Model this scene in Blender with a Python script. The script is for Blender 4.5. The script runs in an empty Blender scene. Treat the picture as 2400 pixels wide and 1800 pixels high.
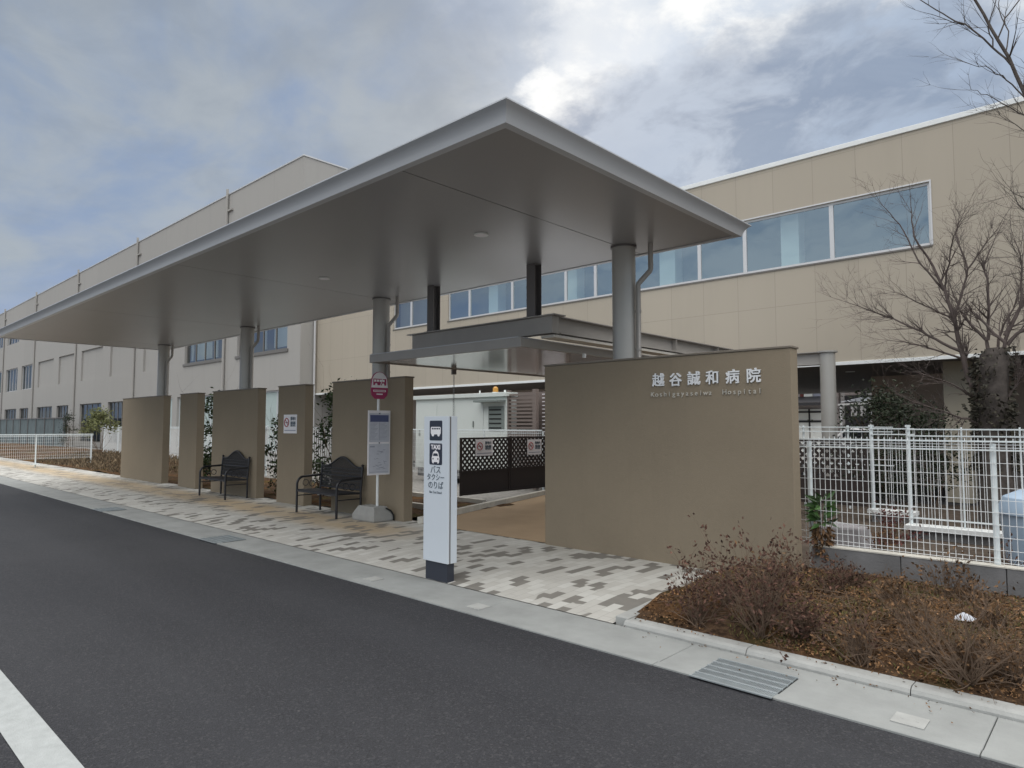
import bpy, bmesh, math, random
from mathutils import Vector, Matrix
R = math.radians
scene = bpy.context.scene
col = scene.collection

# ------------------------------------------------------------------ camera
EYE = Vector((0, 0, 1.6))
PITCH, YAW = R(3.514), R(42.791)
cam_d = bpy.data.cameras.new('camera'); cam = bpy.data.objects.new('camera', cam_d); col.objects.link(cam)
cam.location = EYE; cam.rotation_euler = (R(90) + PITCH, 0, YAW)
cam_d.sensor_width = 36; cam_d.lens = 23.451; cam_d.clip_start = .05; cam_d.clip_end = 3000
scene.camera = cam
scene.view_settings.view_transform = 'Standard'; scene.view_settings.look = 'None'
scene.view_settings.exposure = 0.0; scene.view_settings.gamma = 1
scene.cycles.use_denoising = True
scene.cycles.max_bounces = 8; scene.cycles.transparent_max_bounces = 16

# measured pixel (of the 2400 x 1800 photograph) -> world point on a known plane
_F = 1563.39
_fw = Vector((-math.sin(YAW) * math.cos(PITCH), math.cos(YAW) * math.cos(PITCH), math.sin(PITCH)))
_rt = Vector((math.cos(YAW), math.sin(YAW), 0)); _up = _rt.cross(_fw)
def ray(x, y): return _fw * _F + _rt * (x - 1200) - _up * (y - 900)
def at(x, y, Y): d = ray(x, y); return EYE + d * (Y / d.y)
def atz(x, y, z): d = ray(x, y); return EYE + d * ((z - 1.6) / d.z)
def direction(x, y): return ray(x, y).normalized()

# ------------------------------------------------------------------ node helpers
class NT:
    def __init__(s, tree): s.t = tree; s.n = tree.nodes; s.l = tree.links
    def add(s, typ, **kw):
        n = s.n.new(typ)
        for k, v in kw.items(): setattr(n, k, v)
        return n
    def link(s, a, b): s.l.new(a, b)
    def val(s, inp, v):
        if hasattr(v, 'is_output') or isinstance(v, bpy.types.NodeSocket): s.l.new(v, inp)
        else: inp.default_value = v
    def math(s, op, a, b=0.0, clamp=False):
        n = s.add('ShaderNodeMath', operation=op, use_clamp=clamp); s.val(n.inputs[0], a); s.val(n.inputs[1], b); return n.outputs[0]
    def mix(s, f, a, b, blend='MIX'):
        n = s.add('ShaderNodeMix', data_type='RGBA', blend_type=blend)
        s.val(n.inputs[0], f); s.val(n.inputs[6], a); s.val(n.inputs[7], b); return n.outputs[2]
    def noise(s, vec, scale, detail=4, rough=.55, dist=0):
        n = s.add('ShaderNodeTexNoise'); s.val(n.inputs['Vector'], vec)
        n.inputs['Scale'].default_value = scale; n.inputs['Detail'].default_value = detail
        n.inputs['Roughness'].default_value = rough; n.inputs['Distortion'].default_value = dist; return n.outputs['Fac']
    def ramp(s, f, a, b, smooth=True):
        n = s.add('ShaderNodeMapRange', interpolation_type='SMOOTHSTEP' if smooth else 'LINEAR')
        s.val(n.inputs[0], f); n.inputs[1].default_value = a; n.inputs[2].default_value = b; return n.outputs[0]
    def mapping(s, vec, scale=(1, 1, 1), loc=(0, 0, 0), rot=(0, 0, 0)):
        n = s.add('ShaderNodeMapping'); s.val(n.inputs[0], vec)
        n.inputs[1].default_value = loc; n.inputs[2].default_value = rot; n.inputs[3].default_value = scale; return n.outputs[0]
def c4(c): return (c[0], c[1], c[2], 1)

# ------------------------------------------------------------------ world: Nishita sky behind broken winter cloud
SUN_DIR = direction(1330, 120)
sun_el = math.asin(SUN_DIR.z); sun_az = math.atan2(SUN_DIR.x, SUN_DIR.y)
w = bpy.data.worlds.new('World'); scene.world = w; w.use_nodes = True
T = NT(w.node_tree); T.n.clear()
sky = T.add('ShaderNodeTexSky', sky_type='NISHITA', sun_disc=False, sun_elevation=sun_el, sun_rotation=sun_az)
bg_sky = T.add('ShaderNodeBackground'); T.link(sky.outputs[0], bg_sky.inputs[0]); bg_sky.inputs[1].default_value = .1
tc = T.add('ShaderNodeTexCoord'); D = tc.outputs['Generated']
sep = T.add('ShaderNodeSeparateXYZ'); T.link(D, sep.inputs[0])
zz = T.math('ADD', T.math('MAXIMUM', sep.outputs[2], 0.0), .22)
dv = T.add('ShaderNodeVectorMath', operation='SCALE'); T.link(D, dv.inputs[0]); T.link(T.math('DIVIDE', 1.0, zz), dv.inputs['Scale'])
P = dv.outputs[0]
def warp(scale, amp):
    nz = T.add('ShaderNodeTexNoise'); T.link(P, nz.inputs['Vector']); nz.inputs['Scale'].default_value = scale; nz.inputs['Detail'].default_value = 7; nz.inputs['Roughness'].default_value = .62
    a_ = T.add('ShaderNodeVectorMath', operation='SUBTRACT'); T.link(nz.outputs['Color'], a_.inputs[0]); a_.inputs[1].default_value = (.5, .5, .5)
    b_ = T.add('ShaderNodeVectorMath', operation='SCALE'); T.link(a_.outputs[0], b_.inputs[0]); b_.inputs['Scale'].default_value = amp
    c_ = T.add('ShaderNodeVectorMath', operation='ADD'); T.link(D, c_.inputs[0]); T.link(b_.outputs[0], c_.inputs[1])
    d_ = T.add('ShaderNodeVectorMath', operation='NORMALIZE'); T.link(c_.outputs[0], d_.inputs[0]); return d_.outputs[0]
DW = warp(2.4, .30)
def lobe(px, py, r_in, r_out):
    n = T.add('ShaderNodeVectorMath', operation='DOT_PRODUCT'); T.link(DW, n.inputs[0]); n.inputs[1].default_value = direction(px, py)
    return T.ramp(n.outputs['Value'], math.cos(R(r_out)), math.cos(R(r_in)))
def vmax(*a):
    v = a[0]
    for b in a[1:]: v = T.math('MAXIMUM', v, b)
    return v
n_big = T.noise(P, 1.1, 5, .5, .3); n_mid = T.noise(P, 2.6, 8, .58, .5); n_fine = T.noise(P, 5.5, 9, .6, .4)
streak = T.noise(T.mapping(P, (1.0, 2.2, 1.0), rot=(0, 0, R(35))), 1.5, 6, .55, .4)
veil = T.ramp(T.math('ADD', T.math('MULTIPLY', streak, .6), T.math('MULTIPLY', n_mid, .4)), .38, .58)
base = T.mix(veil, c4((.275, .355, .50)), c4((.40, .445, .49)))
base = T.mix(T.math('MULTIPLY', T.ramp(T.math('ADD', T.math('MULTIPLY', n_big, .6), T.math('MULTIPLY', n_fine, .4)), .56, .38), .6), base, c4((.28, .325, .385)))
low = T.ramp(sep.outputs[2], .40, .12)
base = T.mix(T.math('MULTIPLY', low, T.math('MULTIPLY', T.ramp(n_big, .62, .40), .75)), base, c4((.29, .38, .58)))
right = T.math('MULTIPLY', lobe(1850, 60, 8, 27), .9)
pale = T.mix(T.ramp(T.math('ADD', T.math('MULTIPLY', n_mid, .5), T.math('MULTIPLY', n_fine, .5)), .40, .58), c4((.56, .66, .80)), c4((.78, .82, .86)))
base = T.mix(right, base, pale)
wisp = T.ramp(T.math('ADD', T.math('MULTIPLY', n_fine, .65), T.math('MULTIPLY', n_mid, .35)), .44, .60)
bright = vmax(lobe(1322, 225, .6, 4.0), T.math('MULTIPLY', lobe(1400, 50, 1.5, 7), T.math('ADD', .45, T.math('MULTIPLY', wisp, .5))), T.math('MULTIPLY', lobe(1620, 120, 1, 13), T.math('ADD', .25, T.math('MULTIPLY', wisp, .9))), T.math('MULTIPLY', lobe(1650, 425, .8, 5), T.math('ADD', .35, T.math('MULTIPLY', wisp, .6))), T.math('MULTIPLY', lobe(2050, 90, 2, 15), T.math('MULTIPLY', wisp, .8)))
cc = T.mix(T.math('MINIMUM', bright, 1.0), base, c4((1.0, 1.01, 1.0)))
dark = vmax(lobe(1450, 330, 3, 7.5), lobe(1620, 340, 4, 9), lobe(1810, 320, 4, 9.5), lobe(2000, 330, 4, 9.5), T.math('MULTIPLY', lobe(1950, 150, 2, 6), .9), T.math('MULTIPLY', lobe(1530, 400, 2, 6), .9), lobe(2190, 280, 3, 8), T.math('MULTIPLY', lobe(1660, 210, 1, 5), .75))
dark = T.math('MULTIPLY', dark, T.math('ADD', .45, T.math('MULTIPLY', T.ramp(T.math('ADD', T.math('MULTIPLY', n_fine, .6), T.math('MULTIPLY', n_mid, .4)), .40, .54), .55)))
cc = T.mix(T.math('MULTIPLY', dark, .95), cc, T.mix(n_fine, c4((.15, .21, .33)), c4((.34, .42, .54))))
# unseen sky behind the camera, tones added for reflections and fill light
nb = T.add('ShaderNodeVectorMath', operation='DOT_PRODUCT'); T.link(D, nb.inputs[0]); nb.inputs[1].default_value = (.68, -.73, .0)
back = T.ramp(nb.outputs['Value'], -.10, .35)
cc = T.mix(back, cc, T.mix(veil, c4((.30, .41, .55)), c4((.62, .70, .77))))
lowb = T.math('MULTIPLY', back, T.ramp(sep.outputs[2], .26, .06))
cc = T.mix(T.math('MULTIPLY', lowb, .75), cc, c4((.66, .72, .75)))  # pale low band added behind the camera for the window reflections
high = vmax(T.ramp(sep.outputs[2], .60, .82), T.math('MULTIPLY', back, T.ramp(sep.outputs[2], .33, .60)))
cc = T.mix(high, cc, c4((2.62, 2.58, 2.50)))  # unseen sky overhead and high behind, brightened to light the scene
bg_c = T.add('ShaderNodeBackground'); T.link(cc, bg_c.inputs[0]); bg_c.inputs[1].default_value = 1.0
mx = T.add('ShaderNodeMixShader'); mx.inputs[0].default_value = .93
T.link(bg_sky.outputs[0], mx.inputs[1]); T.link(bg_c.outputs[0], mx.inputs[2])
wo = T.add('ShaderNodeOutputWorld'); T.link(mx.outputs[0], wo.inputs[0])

sun_d = bpy.data.lights.new('sun', 'SUN'); sun_d.energy = .5; sun_d.angle = R(20); sun_d.color = (1, .95, .88)
sun = bpy.data.objects.new('sun', sun_d); col.objects.link(sun)
sun.rotation_euler = (-SUN_DIR).to_track_quat('-Z', 'Y').to_euler(); sun.location = (0, 0, 30)

# ------------------------------------------------------------------ materials
def mat(name, color, rough=.7, metal=0.0, spec=.5, vary=.0, vscale=3.0, bump=0.0, bscale=60.0, island=0.0, coat=0):
    m = bpy.data.materials.new(name); m.use_nodes = True
    t = NT(m.node_tree); b = t.n['Principled BSDF']
    b.inputs['Roughness'].default_value = rough; b.inputs['Metallic'].default_value = metal
    b.inputs['Specular IOR Level'].default_value = spec
    if coat: b.inputs['Coat Weight'].default_value = coat
    tcn = t.add('ShaderNodeTexCoord'); v = tcn.outputs['Object']
    c = c4(color)
    if vary:
        n = t.noise(v, vscale, 6, .6)
        f = t.ramp(n, .3, .7, False)
        c = t.mix(f, c4([x * (1 - vary) for x in color]), c4([min(1, x * (1 + vary)) for x in color]))
    if island:
        g = t.add('ShaderNodeNewGeometry')
        f = g.outputs['Random Per Island']
        c2 = t.mix(f, c4([x * (1 - island) for x in color]), c4([color[0] * (1 + island), color[1] * (1 + island * .8), color[2] * (1 + island * .5)]))
        c = c2
    t.val(b.inputs['Base Color'], c)
    if bump:
        bn = t.add('ShaderNodeBump'); bn.inputs['Strength'].default_value = bump; bn.inputs['Distance'].default_value = .01
        t.link(t.noise(v, bscale, 4, .6), bn.inputs['Height']); t.link(bn.outputs[0], b.inputs['Normal'])
    return m

M = {}
M['taupe'] = mat('taupe_render', (.275, .228, .168), .9, vary=.05, vscale=1.2, bump=.35, bscale=140, spec=.2)
_t = NT(M['taupe'].node_tree); _b = _t.n['Principled BSDF']; _c = _b.inputs['Base Color'].links[0].from_socket
_v = _t.add('ShaderNodeTexCoord').outputs['Object']
_s1 = _t.ramp(_t.noise(_t.mapping(_v, (7, 7, .35)), 1.0, 5, .6), .50, .72); _s2 = _t.ramp(_t.noise(_v, 22, 4, .65), .35, .7)
_c = _t.mix(_t.math('MULTIPLY', _s1, .08), _c, c4((.17, .145, .115))); _c = _t.mix(_t.math('MULTIPLY', _s2, .14), _c, c4((.33, .275, .21)))
_t.link(_c, _b.inputs['Base Color'])
M['coping'] = mat('coping_metal', (.20, .172, .14), .5, vary=.04)
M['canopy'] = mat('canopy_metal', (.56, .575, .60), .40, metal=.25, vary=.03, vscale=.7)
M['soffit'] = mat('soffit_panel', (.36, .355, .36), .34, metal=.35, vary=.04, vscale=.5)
M['ceiling'] = mat('ceiling_gloss', (.50, .49, .48), .13, metal=.55)
M['lit_flange'] = mat('lit_flange_pale', (.60, .57, .52), .5)  # pale tone stands in for light on the beam flange
M['seam'] = mat('dark_seam', (.05, .05, .05), .8)
M['column'] = mat('column_paint', (.43, .42, .40), .38, metal=.25, vary=.04, vscale=2)
M['steel'] = mat('grey_steel', (.37, .35, .33), .45, metal=.2, vary=.05, vscale=2)
M['darksteel'] = mat('dark_steel', (.16, .15, .15), .5, metal=.3)
M['pipe_dark'] = mat('pipe_dark', (.10, .10, .105), .5)
M['white'] = mat('white_paint', (.78, .80, .80), .45, vary=.03, vscale=2)
M['pylonwhite'] = mat('pylon_white', (.62, .67, .73), .4, vary=.015)
M['wire'] = mat('white_wire', (.80, .82, .83), .5)
M['fencepost'] = mat('fence_post_white', (.74, .80, .82), .45, vary=.03, vscale=4)
M['black'] = mat('black_enamel', (.018, .018, .022), .38, spec=.6)
M['blackmesh'] = mat('black_mesh', (.028, .027, .031), .55)
M['concrete'] = mat('pale_concrete', (.295, .305, .30), .9, vary=.13, vscale=2.5, bump=.3, bscale=90, spec=.2)
M['kerbstone'] = mat('kerb_concrete', (.37, .375, .365), .9, vary=.12, vscale=5, bump=.4, bscale=70, spec=.2)
M['palekerb'] = mat('pale_kerb', (.56, .54, .49), .9, vary=.12, vscale=6, bump=.3, spec=.2)
M['mulch'] = mat('dark_mulch', (.085, .068, .055), .98, vary=.4, vscale=9, bump=1, bscale=30, spec=.1)
M['block'] = mat('concrete_block', (.19, .19, .195), .95, vary=.25, vscale=3, bump=.5, bscale=60, spec=.1)
M['printblind'] = mat('grey_blind', (.42, .41, .39), .8)
M['withered'] = mat('withered_cover', (.165, .135, .10), .95, island=.6, spec=.1)
M['navy'] = mat('navy_sign', (.022, .028, .05), .45)
M['ink'] = mat('grey_ink', (.10, .13, .16), .5)
M['signwhite'] = mat('sign_white', (.84, .82, .85), .5)
M['plinth'] = mat('plinth_dark', (.03, .035, .05), .5)
M['letter'] = mat('brushed_letter', (.86, .87, .89), .35, metal=.1)
M['letterdull'] = mat('dull_letter', (.58, .54, .47), .35, metal=.2)
M['maroon'] = mat('maroon_sign', (.36, .035, .12), .5)
M['red'] = mat('prohibit_red', (.42, .10, .10), .5)
M['blueprint'] = mat('timetable_blue', (.08, .10, .22), .5)
M['paper'] = mat('timetable_paper', (.55, .57, .64), .5, vary=.05, vscale=12)
M['printgrey'] = mat('timetable_grey', (.33, .35, .43), .6)
M['lattice'] = mat('dark_lattice', (.032, .023, .021), .6)
M['cabinet'] = mat('cabinet_white', (.62, .66, .64), .5, vary=.03, vscale=1)
M['ventgrey'] = mat('vent_grey', (.20, .23, .22), .6)
M['orange'] = mat('beacon_orange', (.55, .28, .06), .4)
M['louvre'] = mat('louvre_brown', (.19, .155, .14), .6, vary=.06)
M['dark'] = mat('deep_dark', (.015, .015, .015), .9)
M['interior'] = mat('interior_grey', (.20, .215, .23), .9)
M['curtain'] = mat('curtain_white', (.80, .82, .80), .9)
M['curtainpurple'] = mat('curtain_grey', (.12, .12, .18), .9)
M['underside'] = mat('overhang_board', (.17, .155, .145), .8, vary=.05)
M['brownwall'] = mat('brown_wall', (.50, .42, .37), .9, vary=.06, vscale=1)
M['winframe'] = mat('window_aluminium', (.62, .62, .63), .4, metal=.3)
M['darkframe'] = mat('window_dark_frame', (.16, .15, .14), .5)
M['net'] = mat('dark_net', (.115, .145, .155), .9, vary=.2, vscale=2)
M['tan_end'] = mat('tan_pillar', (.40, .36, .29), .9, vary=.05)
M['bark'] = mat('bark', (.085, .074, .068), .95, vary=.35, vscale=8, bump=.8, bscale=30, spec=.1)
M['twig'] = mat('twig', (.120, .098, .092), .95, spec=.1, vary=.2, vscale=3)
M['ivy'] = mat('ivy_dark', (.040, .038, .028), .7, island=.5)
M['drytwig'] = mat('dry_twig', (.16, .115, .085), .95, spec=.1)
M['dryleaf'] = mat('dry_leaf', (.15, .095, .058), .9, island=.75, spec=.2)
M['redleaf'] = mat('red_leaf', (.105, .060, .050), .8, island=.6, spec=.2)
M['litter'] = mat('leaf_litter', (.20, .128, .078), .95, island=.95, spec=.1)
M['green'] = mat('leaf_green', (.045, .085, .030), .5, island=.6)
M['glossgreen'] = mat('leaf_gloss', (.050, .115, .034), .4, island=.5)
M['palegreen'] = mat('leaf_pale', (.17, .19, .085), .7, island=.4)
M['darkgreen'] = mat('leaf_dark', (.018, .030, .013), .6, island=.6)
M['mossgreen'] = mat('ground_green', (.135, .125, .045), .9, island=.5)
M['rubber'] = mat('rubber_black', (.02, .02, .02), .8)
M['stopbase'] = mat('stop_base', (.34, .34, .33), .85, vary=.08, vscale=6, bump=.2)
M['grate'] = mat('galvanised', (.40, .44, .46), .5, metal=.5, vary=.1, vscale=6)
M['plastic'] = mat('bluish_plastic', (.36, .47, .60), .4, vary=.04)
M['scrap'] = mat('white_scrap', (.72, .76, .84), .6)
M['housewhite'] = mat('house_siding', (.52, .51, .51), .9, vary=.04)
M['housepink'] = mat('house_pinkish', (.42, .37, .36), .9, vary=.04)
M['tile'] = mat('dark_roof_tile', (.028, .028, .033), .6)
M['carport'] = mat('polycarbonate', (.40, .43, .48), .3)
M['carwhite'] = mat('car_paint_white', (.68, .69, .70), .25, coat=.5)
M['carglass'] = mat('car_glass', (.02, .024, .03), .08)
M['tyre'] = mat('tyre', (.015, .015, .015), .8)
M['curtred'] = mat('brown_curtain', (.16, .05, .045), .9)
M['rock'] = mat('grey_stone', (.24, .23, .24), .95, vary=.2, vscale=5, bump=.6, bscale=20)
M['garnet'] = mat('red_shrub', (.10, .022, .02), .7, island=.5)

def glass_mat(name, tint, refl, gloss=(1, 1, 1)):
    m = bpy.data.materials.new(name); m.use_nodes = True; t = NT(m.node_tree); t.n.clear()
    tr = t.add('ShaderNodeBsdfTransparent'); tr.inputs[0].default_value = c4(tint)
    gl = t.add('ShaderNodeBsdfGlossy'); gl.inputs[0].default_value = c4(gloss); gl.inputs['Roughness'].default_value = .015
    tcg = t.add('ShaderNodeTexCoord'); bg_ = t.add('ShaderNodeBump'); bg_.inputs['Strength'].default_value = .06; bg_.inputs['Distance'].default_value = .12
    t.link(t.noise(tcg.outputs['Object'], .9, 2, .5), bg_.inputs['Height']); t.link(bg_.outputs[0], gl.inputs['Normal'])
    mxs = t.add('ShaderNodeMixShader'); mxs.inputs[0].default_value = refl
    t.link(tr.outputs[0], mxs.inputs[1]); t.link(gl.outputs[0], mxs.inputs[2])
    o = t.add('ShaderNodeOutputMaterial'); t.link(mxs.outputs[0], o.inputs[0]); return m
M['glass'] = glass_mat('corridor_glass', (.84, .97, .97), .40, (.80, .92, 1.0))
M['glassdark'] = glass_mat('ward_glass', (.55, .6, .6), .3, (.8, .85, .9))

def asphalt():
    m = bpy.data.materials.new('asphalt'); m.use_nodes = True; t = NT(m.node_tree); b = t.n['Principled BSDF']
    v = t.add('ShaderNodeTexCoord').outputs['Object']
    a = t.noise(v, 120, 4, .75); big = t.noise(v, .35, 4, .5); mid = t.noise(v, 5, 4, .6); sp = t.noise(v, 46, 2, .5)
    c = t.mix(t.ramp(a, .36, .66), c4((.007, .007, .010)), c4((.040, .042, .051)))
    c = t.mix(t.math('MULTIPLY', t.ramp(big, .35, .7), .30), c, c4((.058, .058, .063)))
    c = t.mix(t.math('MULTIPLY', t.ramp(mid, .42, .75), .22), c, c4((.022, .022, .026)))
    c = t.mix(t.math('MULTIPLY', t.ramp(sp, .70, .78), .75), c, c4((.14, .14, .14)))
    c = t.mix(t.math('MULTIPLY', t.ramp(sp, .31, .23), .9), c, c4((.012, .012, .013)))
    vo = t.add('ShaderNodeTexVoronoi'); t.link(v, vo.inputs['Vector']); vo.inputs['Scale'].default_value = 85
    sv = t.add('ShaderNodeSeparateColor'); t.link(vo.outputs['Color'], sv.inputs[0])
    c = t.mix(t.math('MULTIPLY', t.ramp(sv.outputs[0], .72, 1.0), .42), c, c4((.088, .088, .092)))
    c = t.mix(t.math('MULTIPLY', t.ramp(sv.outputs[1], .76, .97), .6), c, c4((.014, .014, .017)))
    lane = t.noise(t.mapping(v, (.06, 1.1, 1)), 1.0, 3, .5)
    c = t.mix(t.math('MULTIPLY', t.ramp(lane, .42, .64), .22), c, c4((.055, .057, .065)))
    t.link(c, b.inputs['Base Color']); b.inputs['Roughness'].default_value = .75; b.inputs['Specular IOR Level'].default_value = .45
    bn = t.add('ShaderNodeBump'); bn.inputs['Strength'].default_value = .9; bn.inputs['Distance'].default_value = .008
    t.link(t.math('ADD', t.noise(v, 130, 3, .7), t.math('MULTIPLY', t.noise(v, 60, 2, .5), .7)), bn.inputs['Height']); t.link(bn.outputs[0], b.inputs['Normal'])
    return m
M['asphalt'] = asphalt()

def paver():
    m = bpy.data.materials.new('pavers'); m.use_nodes = True; t = NT(m.node_tree); b = t.n['Principled BSDF']
    v = t.add('ShaderNodeTexCoord').outputs['Object']
    vr = t.mapping(v, (1, 1, 1), rot=(0, 0, R(90)))
    def bricks(c1, c2, mort, ms):
        n = t.add('ShaderNodeTexBrick'); t.link(vr, n.inputs['Vector'])
        n.inputs['Color1'].default_value = c4(c1); n.inputs['Color2'].default_value = c4(c2); n.inputs['Mortar'].default_value = c4(mort)
        n.inputs['Scale'].default_value = 1; n.inputs['Mortar Size'].default_value = ms; n.inputs['Mortar Smooth'].default_value = .3; n.inputs['Bias'].default_value = 0
        n.inputs['Brick Width'].default_value = .212; n.inputs['Row Height'].default_value = .106; n.offset = .5; return n
    rnd = bricks((0, 0, 0), (1, 1, 1), (0, 0, 0), 0)
    # pavers fall into a dark share, a mid share and a light share
    cl = t.noise(t.mapping(v, (1, .55, 1)), 2.1, 2, .5)
    s = t.math('ADD', rnd.outputs['Color'], t.math('MULTIPLY', t.math('SUBTRACT', cl, .5), .35))
    darkm = t.ramp(s, .795, .80, False); midm = t.ramp(s, .30, .31, False)
    light = t.mix(midm, c4((.53, .525, .495)), c4((.47, .46, .43)))
    # warm sandy wear along the middle of the pavement
    sx = t.add('ShaderNodeSeparateXYZ'); t.link(v, sx.inputs[0])
    warm = t.math('MULTIPLY', t.math('MULTIPLY', t.ramp(sx.outputs[1], 5.3, 5.85), t.ramp(sx.outputs[1], 6.65, 6.15)), t.ramp(sx.outputs[0], -6.8, -8.6))
    warm = t.math('MULTIPLY', warm, t.math('ADD', .35, t.math('MULTIPLY', t.noise(v, 1.1, 3, .5), .75)))
    warm = t.math('MINIMUM', warm, .8)
    light = t.mix(warm, light, c4((.50, .37, .215)))
    gd = t.mix(t.noise(v, 9, 2, .5), c4((.165, .157, .143)), c4((.225, .213, .194)))
    c = t.mix(t.math('MULTIPLY', darkm, t.math('SUBTRACT', 1.0, t.math('MULTIPLY', warm, .30))), light, gd)
    mo = bricks((0, 0, 0), (0, 0, 0), (1, 1, 1), .004)
    c = t.mix(t.math('MULTIPLY', mo.outputs['Color'], .35), c, c4((.20, .19, .17)))
    dirt = t.ramp(t.noise(v, 4, 6, .65), .35, .75)
    c = t.mix(t.math('MULTIPLY', dirt, .18), c, c4((.25, .23, .20)))
    t.link(c, b.inputs['Base Color']); b.inputs['Roughness'].default_value = .82; b.inputs['Specular IOR Level'].default_value = .3
    bn = t.add('ShaderNodeBump'); bn.inputs['Strength'].default_value = .3; bn.inputs['Distance'].default_value = .004
    t.link(t.math('SUBTRACT', t.math('MULTIPLY', t.noise(v, 90, 3, .6), .5), mo.outputs['Color']), bn.inputs['Height']); t.link(bn.outputs[0], b.inputs['Normal'])
    return m
M['paver'] = paver()
M['path'] = mat('warm_resin_path', (.39, .285, .185), .85, vary=.10, vscale=1.2, bump=.3, bscale=120, spec=.3)
M['gravel'] = mat('grey_gravel', (.26, .25, .235), .95, vary=.25, vscale=12, bump=.8, bscale=35, spec=.1)
M['marking'] = mat('road_paint', (.40, .42, .42), .7, vary=.10, vscale=14, bump=.4, bscale=120, spec=.2)

def soil():
    m = bpy.data.materials.new('soil'); m.use_nodes = True; t = NT(m.node_tree); b = t.n['Principled BSDF']
    v = t.add('ShaderNodeTexCoord').outputs['Object']
    c = t.mix(t.ramp(t.noise(v, 14, 8, .7), .35, .68), c4((.040, .026, .018)), c4((.145, .090, .055)))
    c = t.mix(t.math('MULTIPLY', t.ramp(t.noise(v, 1.6, 4, .6), .46, .66), .7), c, c4((.17, .085, .035)))
    c = t.mix(t.math('MULTIPLY', t.ramp(t.noise(t.mapping(v, loc=(7, 3, 0)), 1.9, 5, .6), .50, .68), .55), c, c4((.085, .082, .026)))
    t.link(c, b.inputs['Base Color']); b.inputs['Roughness'].default_value = 1; b.inputs['Specular IOR Level'].default_value = .1
    bn = t.add('ShaderNodeBump'); bn.inputs['Strength'].default_value = 1; bn.inputs['Distance'].default_value = .03
    t.link(t.noise(v, 28, 8, .75), bn.inputs['Height']); t.link(bn.outputs[0], b.inputs['Normal'])
    return m
M['soil'] = soil()

def panels(name, color, pw, ph, ox=0.0, oz=0.0, jdark=.72, js=.012):
    """fibre-cement cladding: a grid of pw x ph boards in the X-Z plane of the wall with thin sealed joints"""
    m = bpy.data.materials.new(name); m.use_nodes = True; t = NT(m.node_tree); b = t.n['Principled BSDF']
    v = t.add('ShaderNodeTexCoord').outputs['Object']
    s = t.add('ShaderNodeSeparateXYZ'); t.link(v, s.inputs[0])
    cb = t.add('ShaderNodeCombineXYZ'); t.link(t.math('ADD', t.math('ADD', s.outputs[0], s.outputs[1]), ox), cb.inputs[0]); t.link(t.math('ADD', s.outputs[2], oz), cb.inputs[1])
    n = t.add('ShaderNodeTexBrick'); t.link(cb.outputs[0], n.inputs['Vector']); n.offset = 0
    n.inputs['Color1'].default_value = c4([x * .975 for x in color]); n.inputs['Color2'].default_value = c4([min(1, x * 1.025) for x in color])
    n.inputs['Mortar'].default_value = c4([x * jdark for x in color]); n.inputs['Scale'].default_value = 1
    n.inputs['Mortar Size'].default_value = js; n.inputs['Mortar Smooth'].default_value = .2; n.inputs['Brick Width'].default_value = pw; n.inputs['Row Height'].default_value = ph
    st = t.noise(t.mapping(v, (1.5, 1.5, .15)), 1.3, 5, .6)
    c = t.mix(t.math('MULTIPLY', t.ramp(st, .45, .75), .12), n.outputs['Color'], c4([x * .7 for x in color]))
    t.link(c, b.inputs['Base Color']); b.inputs['Roughness'].default_value = .75; b.inputs['Specular IOR Level'].default_value = .3
    return m
M['tanpanel'] = panels('tan_cladding', (.425, .378, .312), .905, 1.63, ox=.38, oz=.53, js=.006, jdark=.76)
M['greypanel'] = panels('grey_beige_cladding', (.375, .362, .345), 4.37, 60, ox=.9, js=.012, jdark=.85)

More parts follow.
